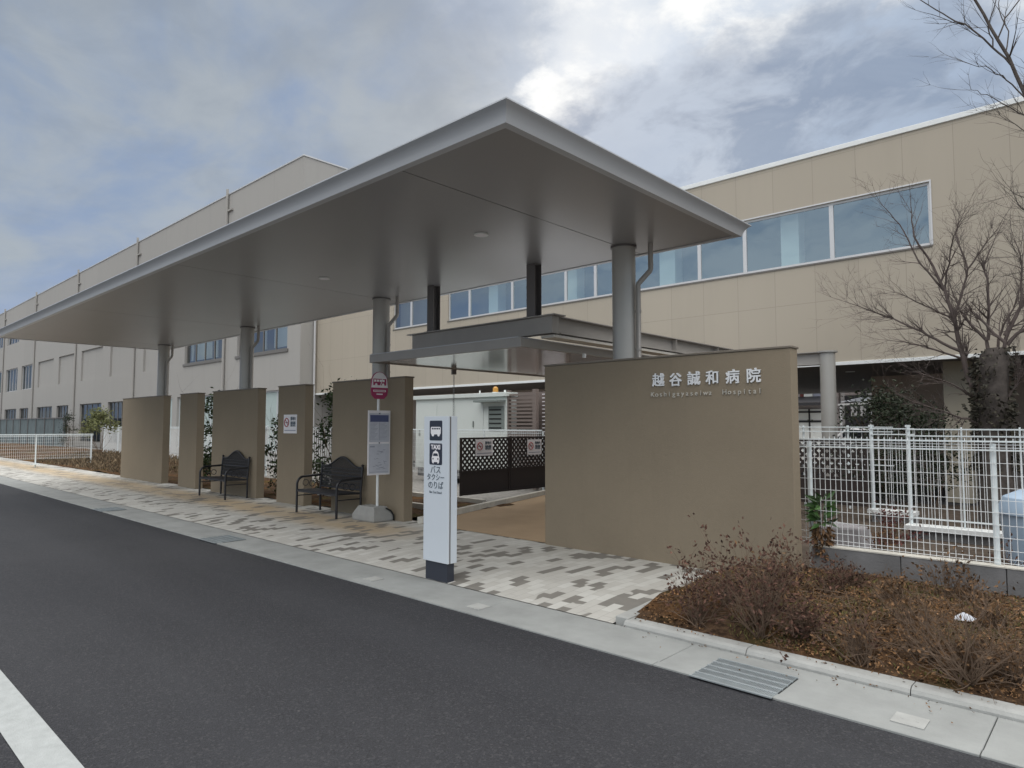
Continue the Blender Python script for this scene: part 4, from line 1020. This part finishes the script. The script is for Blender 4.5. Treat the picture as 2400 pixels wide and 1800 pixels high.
rng = random.Random(11)
def tpt(x, y, Y=12.5): return at(2060 + x * .3859, 400 + y * .3859, Y)
tr = thing('bare_tree', 'leafless tree with a thick dark trunk and spreading limbs in front of the tan building', 'tree', (0, 0, 0), 'bare winter trees')
base = tpt(700, 1560); base.z = 0
b = MB(); tp_ = tpt(705, 1125)
b.tube([(base.x, 12.5, -.1), (base.x, 12.5, .3), (base.x - .01, 12.5, 1.2), (base.x, 12.5, 2.0), (tp_.x, 12.5, tp_.z), (tp_.x, 12.5, tp_.z + .12)], [.32, .24, .20, .19, .20, .11], 14)
b.build('trunk', M['bark'], tr, smooth=True)
b = MB()
L_ = [([(590, 1400), (560, 1300), (510, 1130), (460, 900), (395, 730), (330, 580), (210, 400), (200, 260)], .045, .008, 22, 12.4),
      ([(460, 900), (500, 760), (540, 600), (620, 480), (700, 380)], .022, .006, 16, 12.6), ([(540, 600), (465, 380), (500, 290)], .015, .005, 10, 12.7),
      ([(395, 730), (425, 560), (440, 440), (465, 380)], .016, .005, 10, 12.2), ([(395, 730), (250, 560), (130, 330), (30, 220)], .016, .005, 12, 12.0),
      ([(540, 1115), (390, 1050), (260, 980), (130, 920), (0, 870), (-194, 800)], .026, .005, 26, 12.0), ([(500, 1140), (350, 1090), (200, 1050), (60, 1030)], .018, .004, 14, 11.8),
      ([(460, 900), (330, 840), (180, 770), (100, 740)], .016, .004, 14, 12.2), ([(660, 1110), (650, 1030), (560, 930), (500, 850), (440, 720)], .03, .008, 14, 12.8),
      ([(660, 1030), (670, 900), (660, 700), (640, 570), (690, 450)], .026, .007, 20, 12.5), ([(760, 1110), (765, 1040), (670, 960), (590, 870), (540, 840)], .03, .008, 12, 12.3),
      ([(765, 1040), (800, 950), (860, 830), (870, 600), (850, 480)], .028, .007, 18, 12.6), ([(710, 1110), (740, 980), (810, 850), (830, 800)], .022, .007, 12, 12.9),
      ([(610, 1550), (550, 1510), (480, 1500), (420, 1470), (200, 1400)], .024, .006, 12, 12.0), ([(590, 1390), (450, 1300), (310, 1250)], .018, .005, 12, 11.9),
      ([(790, 1370), (850, 1290), (850, 1210)], .022, .007, 8, 12.4), ([(780, 1060), (881, 960), (1000, 880), (1100, 700)], .03, .007, 16, 12.6), ([(765, 1000), (900, 750), (960, 500), (1000, 350)], .028, .007, 22, 13.0)]
for pts, r0, r1, nt_, Yt in L_:
    n = len(pts); P3 = []
    for i, (x_, y_) in enumerate(pts):
        Yq = 12.5 + (Yt - 12.5) * i / (n - 1); P3.append(tpt(x_, y_, Yq))
    limb(b, P3, r0, r1, rng, int(nt_ * 1.15), .52, 2)
b.build('branches', M['twig'], tr)
b = MB()
for k in range(1500):
    q = rng.uniform(0, 2 * math.pi); z_ = rng.uniform(.9, 2.75); r_ = .2 + abs(rng.gauss(0, .05)); lump = mnoise.noise(Vector((q, z_ * 2, 1)))
    if lump < -.15: continue
    p = Vector((base.x + math.cos(q) * r_, 12.5 + math.sin(q) * r_, z_)); leaf(b, p, Vector((math.cos(q), math.sin(q), rng.uniform(-1, .5))), .07, .06, rng)
b.build('ivy', M['ivy'], tr)

rng = random.Random(23)
def upt(x, y, Y=9.0): return at(1500 + x * .42194, y * .42194, Y)
t2 = thing('bare_tree', 'leafless tree whose dark boughs reach in from the upper right corner', 'tree', (0, 0, 0), 'bare winter trees')
b = MB(); fork = upt(2330, 900); b0 = Vector((fork.x + .55, 9.0, 0))
b.tube([b0, b0 + Vector((-.02, 0, 1)), Vector((fork.x + .3, 9.0, fork.z - 1.0)), fork], [.20, .16, .12, .075], 12); b.build('trunk', M['bark'], t2, smooth=True)
b = MB()
for pts, r0, r1, nt_, Yt in [([(2330, 900), (2230, 720), (2133, 510), (2000, 240), (1860, 0), (1800, -120)], .045, .018, 5, 9.0), ([(2060, 360), (1960, 260), (1800, 140), (1680, 80), (1570, 0), (1500, -50)], .020, .006, 8, 8.8),
      ([(1800, 140), (1700, 110), (1580, 70)], .010, .004, 3, 8.7), ([(1990, 210), (2030, 100), (2110, 0), (2160, -80)], .016, .008, 8, 9.2), ([(1960, 260), (1940, 150), (1975, 0), (1990, -100)], .014, .006, 8, 9.1),
      ([(2200, 640), (2100, 500), (2010, 420), (1920, 370), (1830, 355)], .016, .004, 6, 8.7), ([(2290, 830), (2180, 660), (2050, 600), (1930, 530), (1840, 500)], .016, .004, 8, 8.6),
      ([(2030, 300), (2050, 180), (1990, 60), (2010, -60)], .013, .006, 6, 9.3), ([(2330, 900), (2260, 560), (2230, 250), (2180, -60)], .035, .012, 10, 9.3), ([(2280, 800), (2120, 720), (2000, 640)], .012, .004, 8, 8.8),
      ([(2330, 900), (2300, 1050), (2150, 1100), (2060, 1060)], .02, .005, 10, 9.2), ([(2400, 1300), (2250, 1250), (2110, 1160), (2060, 1050)], .016, .004, 12, 9.0), ([(2420, 1450), (2250, 1500), (2120, 1500), (2085, 1400)], .014, .004, 10, 9.1)]:
    n = len(pts); limb(b, [upt(x_, y_, 9.0 + (Yt - 9.0) * i / (n - 1)) for i, (x_, y_) in enumerate(pts)], r0 * .55, r1 * .6, rng, nt_, .42, 1)
b.build('branches', M['bark'], t2)

def leafy_shrub(name, label, X, Y, z0, h, wdt, n, m, L, group=None, rng=None, cone=False, lo=.1):
    t = thing(name, label, 'shrub', (X, Y, z0), group)
    b = MB(); tips = []
    for k in range(5):
        q = rng.uniform(0, 6.28); twigs(b, Vector((rng.uniform(-.05, .05), rng.uniform(-.05, .05), 0)), Vector((math.cos(q) * .35 * wdt / h, math.sin(q) * .35 * wdt / h, 1)).normalized(), h * rng.uniform(.6, .85), .014, 2, rng, .5, .5, tips)
    b.build('stems', M['drytwig'], t)
    b = MB(); cl = []
    for _ in range(max(8, n // 40)):
        zz_ = rng.uniform(lo, 1); rad = wdt / 2 * (math.sin(math.pi * min(1, .15 + zz_ * .8)) ** .6 if not cone else (1.05 - zz_ * .8)) * rng.random() ** .5
        q = rng.uniform(0, 6.28); cl.append(Vector((math.cos(q) * rad, math.sin(q) * rad, zz_ * h)))
    for _ in range(n):
        c_ = rng.choice(cl); p = c_ + Vector((rng.gauss(0, 1), rng.gauss(0, 1), rng.gauss(0, .8))) * wdt * .10
        leaf(b, p, Vector((rng.uniform(-1, 1), rng.uniform(-1, 1), rng.uniform(-.4, .9))), L * rng.uniform(.7, 1.3), L * .5, rng)
    b.build('foliage', m, t)
    return t
rng = random.Random(5)
gs = 'evergreen shrubs behind the screen walls'
leafy_shrub('evergreen_shrub', 'tall airy evergreen shrub rising between the notice wall and the near bench wall', -11.75, 7.7, .06, 2.30, 1.15, 2400, M['green'], .095, gs, rng, lo=.12)
leafy_shrub('evergreen_shrub', 'evergreen shrub filling the gap between the far bench wall and the notice wall', -14.0, 7.6, .06, 1.75, .95, 1000, M['green'], .095, gs, rng, lo=.05)
leafy_shrub('evergreen_shrub', 'evergreen shrub filling the gap just left of the far bench', -17.5, 7.6, .06, 2.25, 1.0, 1600, M['green'], .095, gs, rng)
leafy_shrub('evergreen_shrub', 'low evergreen shrub showing beside the white pylon and near bench wall gap', -12.9, 7.9, .06, .8, .8, 300, M['green'], .08, gs, rng)
leafy_shrub('young_tree', 'young pale olive green tree beside the leftmost taupe wall', at(236, 1000, 9.0).x, 9.0, .2, 1.95, 1.35, 1500, M['palegreen'], .11, None, rng, lo=.55)
leafy_shrub('evergreen_shrub', 'small dark conical shrub in front of the ward block at far left', at(160, 990, 12.0).x, 12.0, .2, 2.2, 1.2, 600, M['darkgreen'], .10, None, rng, cone=True)
leafy_shrub('evergreen_shrub', 'dense dark evergreen bush under the corridor building behind the railing', at(2075, 960, 14.6).x, 14.6, .05, 2.05, 1.9, 4200, M['darkgreen'], .085, None, rng)
leafy_shrub('evergreen_shrub', 'loose dark evergreen bush beside the bare tree trunk', at(2180, 960, 14.8).x, 14.8, .05, 1.75, 1.2, 900, M['darkgreen'], .075, None, rng)

def dry_shrub(label, X, Y, h, spread, n_stem, n_leaf, rng, m=None, name='dry_shrub', depth=2):
    z0 = bed_h(X, Y) - .01; t = thing(name, label, 'shrub', (X, Y, z0), 'dry shrubs in the planting bed'); b = MB(); tips = []
    for k in range(n_stem):
        q = rng.uniform(0, 6.28); tilt = rng.uniform(.1, spread)
        twigs(b, Vector((rng.uniform(-.04, .04), rng.uniform(-.04, .04), 0)), Vector((math.cos(q) * tilt, math.sin(q) * tilt, 1)).normalized(), h * rng.uniform(.45, .75), .0055, depth, rng, .6, .5, tips)
    b.build('stems', M['drytwig'], t)
    if n_leaf and tips:
        b = MB()
        for k in range(n_leaf):
            p, d = rng.choice(tips); leaf(b, p + Vector((rng.gauss(0, 1), rng.gauss(0, 1), rng.gauss(0, 1))) * .02 - d * rng.uniform(0, .08), jitter(d, 1.0, rng), rng.uniform(.022, .046), rng.uniform(.014, .024), rng)
        b.build('leaves', m or M['dryleaf'], t)
    return t
rng = random.Random(8)
p = atz(1740, 1500, .12); dry_shrub('largest dry reddish brown shrub, in front of the sign wall corner', p.x, p.y + .3, .80, 1.45, 26, 900, rng, M['redleaf'])
p = atz(1600, 1470, .10); p.y += .22; dry_shrub('small brown leafed shrub overhanging the pavement edge', p.x, p.y, .46, 1.1, 18, 460, rng, M['redleaf'])
p = atz(2265, 1590, .10); dry_shrub('bare twiggy shrub at the lower right beside the kerb', p.x, p.y, .55, 1.7, 40, 90, rng)
p = atz(2000, 1560, .10); dry_shrub('sparse bare shrub in the middle of the planting bed', p.x, p.y + .2, .36, 1.5, 22, 120, rng)
p = atz(2075, 1300, .15); dry_shrub('dry brown shrub standing against the mesh fence left of its second post', p.x, p.y - .1, .42, .6, 9, 160, rng)
p = atz(2215, 1400, .15); dry_shrub('thin rusty shrub in front of the block kerb', p.x, p.y, .46, .7, 12, 140, rng)
p = atz(2360, 1370, .15); dry_shrub('dry reddish shrub at the right edge against the fence kerb', p.x, p.y - .2, .42, .8, 8, 140, rng, M['redleaf'])
p = atz(1800, 1420, .15); dry_shrub('low dry shrub at the right foot of the sign wall', p.x, p.y, .42, 1.2, 22, 320, rng)
p = atz(2150, 1480, .15); dry_shrub('low sprawling brown shrub behind the white paper scrap', p.x, p.y, .34, 1.7, 22, 200, rng)
low_lab = 'low tangled brown shrub, one of many half sunk in the leaf litter'
for (px_, py_, hh) in ((1700, 1420, .40), (1860, 1480, .30), (1950, 1390, .30), (2020, 1350, .26), (2090, 1420, .26), (1900, 1600, .22), (2120, 1590, .28), (2330, 1480, .30), (2290, 1400, .26), (1830, 1390, .36), (2200, 1660, .24), (2360, 1600, .30), (1660, 1520, .30), (1770, 1560, .26)):
    q_ = atz(px_, py_, .14)
    if q_.y > 6.62: q_.y = 6.62
    dry_shrub(low_lab, q_.x, max(4.95, q_.y), hh, 1.9, 24, 210, rng, rng.choice((M['dryleaf'], M['redleaf'])))
# leafy green weed
p = atz(1930, 1335, .14); gp = thing('green_plant', 'bushy plant with fresh green top leaves and withered lower leaves by the fence', 'plant', (p.x, p.y, .12))
b = MB()
for k in range(5): twigs(b, Vector((0, 0, 0)), Vector((rng.uniform(-.15, .15), rng.uniform(-.15, .15), 1)).normalized(), .62, .008, 0, rng)
b.build('stems', M['drytwig'], gp)
b = MB()
for k in range(170):
    z_ = rng.uniform(.16, .46); q = rng.uniform(0, 6.28); leaf(b, Vector((math.cos(q) * .05, math.sin(q) * .05, z_)), Vector((math.cos(q), math.sin(q), rng.uniform(-1.4, .1))), .09, .035, rng)
b.build('withered_leaves', M['dryleaf'], gp)
b = MB()
for k in range(70):
    z_ = rng.uniform(.48, .74); q = rng.uniform(0, 6.28); leaf(b, Vector((math.cos(q) * .03, math.sin(q) * .03, z_)), Vector((math.cos(q), math.sin(q), rng.uniform(-.5, .9))), .15, .055, rng)
b.build('leaves', M['glossgreen'], gp)
# litter and moss on the bed
rng = random.Random(2); b = MB()
for k in range(46000):
    X = rng.uniform(-3.02, 4.2); Y = 4.72 + 2.36 * rng.random()
    if mnoise.noise(Vector((X * 1.1, Y * 1.1, 0))) < -.48 + rng.random() * .15: continue
    if X < -2.42 and Y > 6.70: continue
    if X > 1.0 and rng.random() < .6: continue
    s = rng.uniform(.006, .012) + .016 * rng.random() ** 2.5; leaf(b, Vector((X, Y, bed_h(X, Y) + rng.uniform(.002, .022))), Vector((rng.uniform(-1, 1), rng.uniform(-1, 1), rng.uniform(-.25, .5))), s * 1.5, s * .8, rng)
for k in range(260):
    X = rng.uniform(-3.0, 2.0); Y = 4.70 - abs(rng.gauss(0, .16)); zq = .056 if Y > 4.6 else .016
    if Y > 4.0: leaf(b, Vector((X, Y, zq)), Vector((rng.uniform(-1, 1), rng.uniform(-1, 1), rng.uniform(0, .25))), .02, .010, rng)
tag(b.build('leaf_litter', M['litter']), 'dead brown leaves strewn over the planting bed', 'leaf litter', kind='stuff')
b = MB()
for k in range(22000):
    X = rng.uniform(-3.0, 4.0); Y = 4.74 + 2.3 * rng.random()
    if mnoise.noise(Vector((X * 1.3 + 5, Y * 1.3, 2))) < (-.08 if X > -1.6 else .10): continue
    if X < -2.42 and Y > 6.70: continue
    s = rng.uniform(.012, .030); leaf(b, Vector((X, Y, bed_h(X, Y))), Vector((rng.uniform(-.8, .8), rng.uniform(-.8, .8), 1)), s * 1.4, s * .45, rng)
tag(b.build('moss_and_weeds', M['mossgreen']), 'yellow green weeds between the dead leaves', 'weeds', kind='stuff')
b = MB()
for k in range(2600):
    X = rng.uniform(-3.0, 4.0); Y = 4.8 + 2.2 * rng.random()
    if X < -2.35 and Y > 6.60: continue
    q = rng.uniform(0, 6.28); L2 = rng.uniform(.06, .30); a_ = Vector((X, Y, bed_h(X, Y) + .012)); d_ = Vector((math.cos(q), math.sin(q), rng.uniform(-.02, .30)))
    X2, Y2 = X + d_.x * L2, Y + d_.y * L2
    if Y2 < 4.74 or Y2 > 7.08 or X2 < -3.0 or (X2 < -2.35 and Y2 > 6.6): continue
    b.tube([a_, a_ + d_ * L2 * .5 + Vector((0, 0, .008)), a_ + d_ * L2], .0018, 3, False)
tag(b.build('fallen_twigs', M['drytwig']), 'fine fallen twigs lying across the planting bed', 'twigs', kind='stuff')
b = MB()
for k in range(8000):
    X = rng.uniform(-34, -22.2); Y = rng.uniform(7.0, 10.0); s = rng.uniform(.03, .09)
    leaf(b, Vector((X, Y, .06 + .2 * min(1, max(0, (Y - 7) / 2)) * min(1, max(0, (-22.3 - X) / 2.5)) + rng.uniform(0, .22) * rng.random())), Vector((rng.uniform(-.6, .6), rng.uniform(-.6, .6), 1)), s * 1.6, s * .5, rng)
tag(b.build('dry_ground_cover', M['withered']), 'brown withered ground cover left of the leftmost wall', 'ground cover', kind='stuff')
# scrap
p = atz(2262, 1462, .14); b = MB(); b.add([(-.06, -.03, 0), (.05, -.04, .012), (.07, .03, .02), (0, .05, .045), (-.07, .04, .012), (-.01, 0, .06)], [(0, 1, 5), (1, 2, 5), (2, 3, 5), (3, 4, 5), (4, 0, 5), (4, 3, 2, 1, 0)])
tag(b.build('paper_scrap', M['scrap'], loc=(p.x, p.y, bed_h(p.x, p.y) + .01)), 'crumpled white scrap lying on the planting bed', 'litter')
p = atz(1808, 1462, .12); b = MB(); b.add([(-.05, -.02, 0), (.05, -.03, .01), (.05, .04, .02), (-.03, .04, .05), (0, 0, .055)], [(0, 1, 4), (1, 2, 4), (2, 3, 4), (3, 0, 4), (3, 2, 1, 0)])
tag(b.build('curled_leaf', M['litter'], loc=(p.x, p.y, bed_h(p.x, p.y) + .01)), 'large curled tan leaf lying under the biggest dry shrub', 'leaf')
# stone block and blue bin behind the fence
p = atz(2000, 1262, .1); b = MB(); b.add([(-.30, -.2, 0), (.34, -.22, 0), (.36, .2, 0), (-.3, .2, 0), (-.26, -.15, .30), (.26, -.17, .33), (.28, .15, .31), (-.18, .15, .36)], [(0, 3, 2, 1), (4, 5, 6, 7), (0, 1, 5, 4), (1, 2, 6, 5), (2, 3, 7, 6), (3, 0, 4, 7)])
tag(b.build('stone_block', M['rock'], bevel=.03, loc=(p.x, 9.2, 0)), 'rough grey stone block on the ground behind the near mesh fence', 'stone')
pc = at(2375, 1160, 9.4); bl = thing('plastic_bin', 'light blue rounded plastic bin behind the mesh fence at the right edge', 'bin', (pc.x + .32, 9.4, .0))
b = MB(); b.tube([(0, 0, .0), (0, 0, .55), (0, 0, .62)], [.40, .45, .46], 28); b.build('body', M['plastic'], bl, smooth=True)
b = MB(); b.tube([(0, 0, .621), (0, 0, .66), (0, 0, .80), (0, 0, .88), (0, 0, .90)], [.48, .48, .42, .26, .02], 28); b.build('lid', M['plastic'], bl, smooth=True)
rng = random.Random(31)
leafy_shrub('red_shrub', 'dark red leaved shrub between the two tall white fence posts', at(2095, 1225, 9.9).x, 9.9, .0, .5, .6, 400, M['garnet'], .05, None, rng)

# ================================================================== BEYOND THE PASSAGE
HY = 38.0
def hx(px, py=960): return at(px, py, HY).x
def hz(py, px=1950): return at(px, py, HY).z
hA = thing('house', 'pale house with a dark tiled lower roof, left of the round steel column', 'house', (0, 0, 0), 'houses seen under the corridor')
xa, xb = hx(1850), hx(1946)
b = MB(); b.box(xa, xb, HY, HY + 7, -.02, hz(880)); b.build('wall', M['housepink'], hA)
b = MB(); b.box(xa - .3, xb + .2, HY - .9, HY + 8, hz(889), hz(882)); b.build('roof', M['housewhite'], hA)
b = MB(); b.quad((xa - .3, HY - 1.6, hz(944)), (xb + .2, HY - 1.6, hz(944)), (xb + .2, HY - .001, hz(928)), (xa - .3, HY - .001, hz(928))); b.box(xa - .3, xb + .2, HY - 1.6, HY - 1.5, hz(951), hz(944.5)); b.build('lower_roof', M['tile'], hA)
f = MB(); f.box(hx(1886), hx(1906), HY - .08, HY - .01, hz(928), hz(898)); f.build('window', M['curtain'], hA)
f = MB(); f.box(hx(1877), hx(1885), HY - .07, HY - .01, hz(928), hz(906)); f.build('curtain', M['curtred'], hA)
f = MB(); f.box(hx(1908), hx(1925), HY - .07, HY - .01, hz(928), hz(897)); f.build('shutter', M['printgrey'], hA)
f = MB()
for q0, q1 in ((1872, 1896), (1900, 1925)): f.box(hx(q0), hx(q1), HY - .1, HY - .01, -.01, hz(958)); 
f.build('sliding_door', M['curtain'], hA)
f = MB(); f.box(hx(1870), hx(1926), HY - .14, HY - .101, hz(967), hz(963)); f.box(hx(1870), hx(1926), HY - .14, HY - .101, hz(990), hz(985)); f.box(hx(1896.5), hx(1899.5), HY - .14, HY - .102, hz(1003), hz(958)); f.build('door_rail', M['tile'], hA)
hB = thing('house', 'pale sided house with a white eave, right of the round steel column', 'house', (0, 0, 0), 'houses seen under the corridor')
xa, xb = hx(1950), hx(2050)
b = MB(); b.box(xa, xb, HY + 1.5, HY + 8, -.02, hz(875)); b.build('wall', M['housewhite'], hB)
b = MB(); b.quad((hx(1975), HY + 1.4, hz(882)), (hx(2044), HY + 1.4, hz(882)), (hx(2044), HY - .2, hz(900)), (hx(1978), HY - .2, hz(896))); b.box(hx(1976), hx(2044), HY - .3, HY - .2, hz(903), hz(896)); b.build('eave', M['curtain'], hB)
f = MB(); f.box(hx(1962), hx(1978), HY + 1.4, HY + 1.49, hz(896), hz(884)); f.box(hx(2003), hx(2012), HY + 1.4, HY + 1.49, hz(926), hz(902)); f.build('window', M['tile'], hB)
f = MB(); f.box(hx(1962), hx(2000), HY + 1.42, HY + 1.49, hz(925), hz(902)); f.build('shutter', M['housepink'], hB)
f = MB(); f.box(hx(1962), hx(2046), HY + 1.3, HY + 1.49, -.01, hz(926.5)); f.build('shaded_bay', M['tile'], hB)
f = MB()
for q0, q1 in ((1978, 1984), (1986, 1992), (2000, 2006), (2008, 2013)): f.box(hx(q0), hx(q1), HY + 1.2, HY + 1.29, hz(975), hz(952))
f.build('screen', M['housewhite'], hB)
cp = thing('carport', 'carport with a ribbed translucent roof in front of the pale house', 'carport', (0, 0, 0))
CYq = 35.0
def qx(px): return at(px, 950, CYq).x
def qz(py): return at(2000, py, CYq).z
b = MB()
for k in range(5):
    xs_ = qx(1966) + (qx(2042) - qx(1966)) * k / 5; xe = qx(1966) + (qx(2042) - qx(1966)) * (k + .72) / 5
    b.quad((xs_, CYq, qz(942)), (xe, CYq, qz(941)), (xe + .35, CYq + 2.6, qz(926)), (xs_ + .35, CYq + 2.6, qz(927)))
b.build('roof_sheet', M['carport'], cp)
b = MB(); b.bar((qx(1964), CYq - .01, qz(948)), (qx(2043), CYq - .01, qz(945)), .06, .09); b.tube([(qx(1970), CYq, 0), (qx(1970), CYq, qz(946))], .05, 8); b.tube([(qx(2040), CYq, 0), (qx(2040), CYq, qz(946))], .05, 8); b.build('frame', M['winframe'], cp)
# white car under the carport, nose to the viewer's right
cr = thing('parked_car', 'white car parked under the ribbed carport, half hidden by the dark bush', 'car', (qx(2024), CYq + 1.2, 0))
prof = [(-1.75, .25), (1.75, .25), (1.78, .62), (1.62, .82), (.95, .92), (.45, 1.40), (-.95, 1.46), (-1.55, .98), (-1.76, .85)]
b = MB(); b.plate(prof, -.75, .75); b.build('body', M['carwhite'], cr, bevel=.08)
b = MB(); b.plate([(-1.35, .98), (.80, .94), (.40, 1.32), (-.9, 1.38)], -.765, -.752); b.build('side_window', M['carglass'], cr)
for xq in (-1.1, 1.1):
    b = MB(); b.tube([(xq, -.78, .3), (xq, -.60, .3)], .3, 20); wh = b.build('wheel', M['tyre'], cr, smooth=True)
    b = MB(); b.tube([(xq, -.79, .3), (xq, -.781, .3)], .18, 16); b.build('rim', M['winframe'], wh)
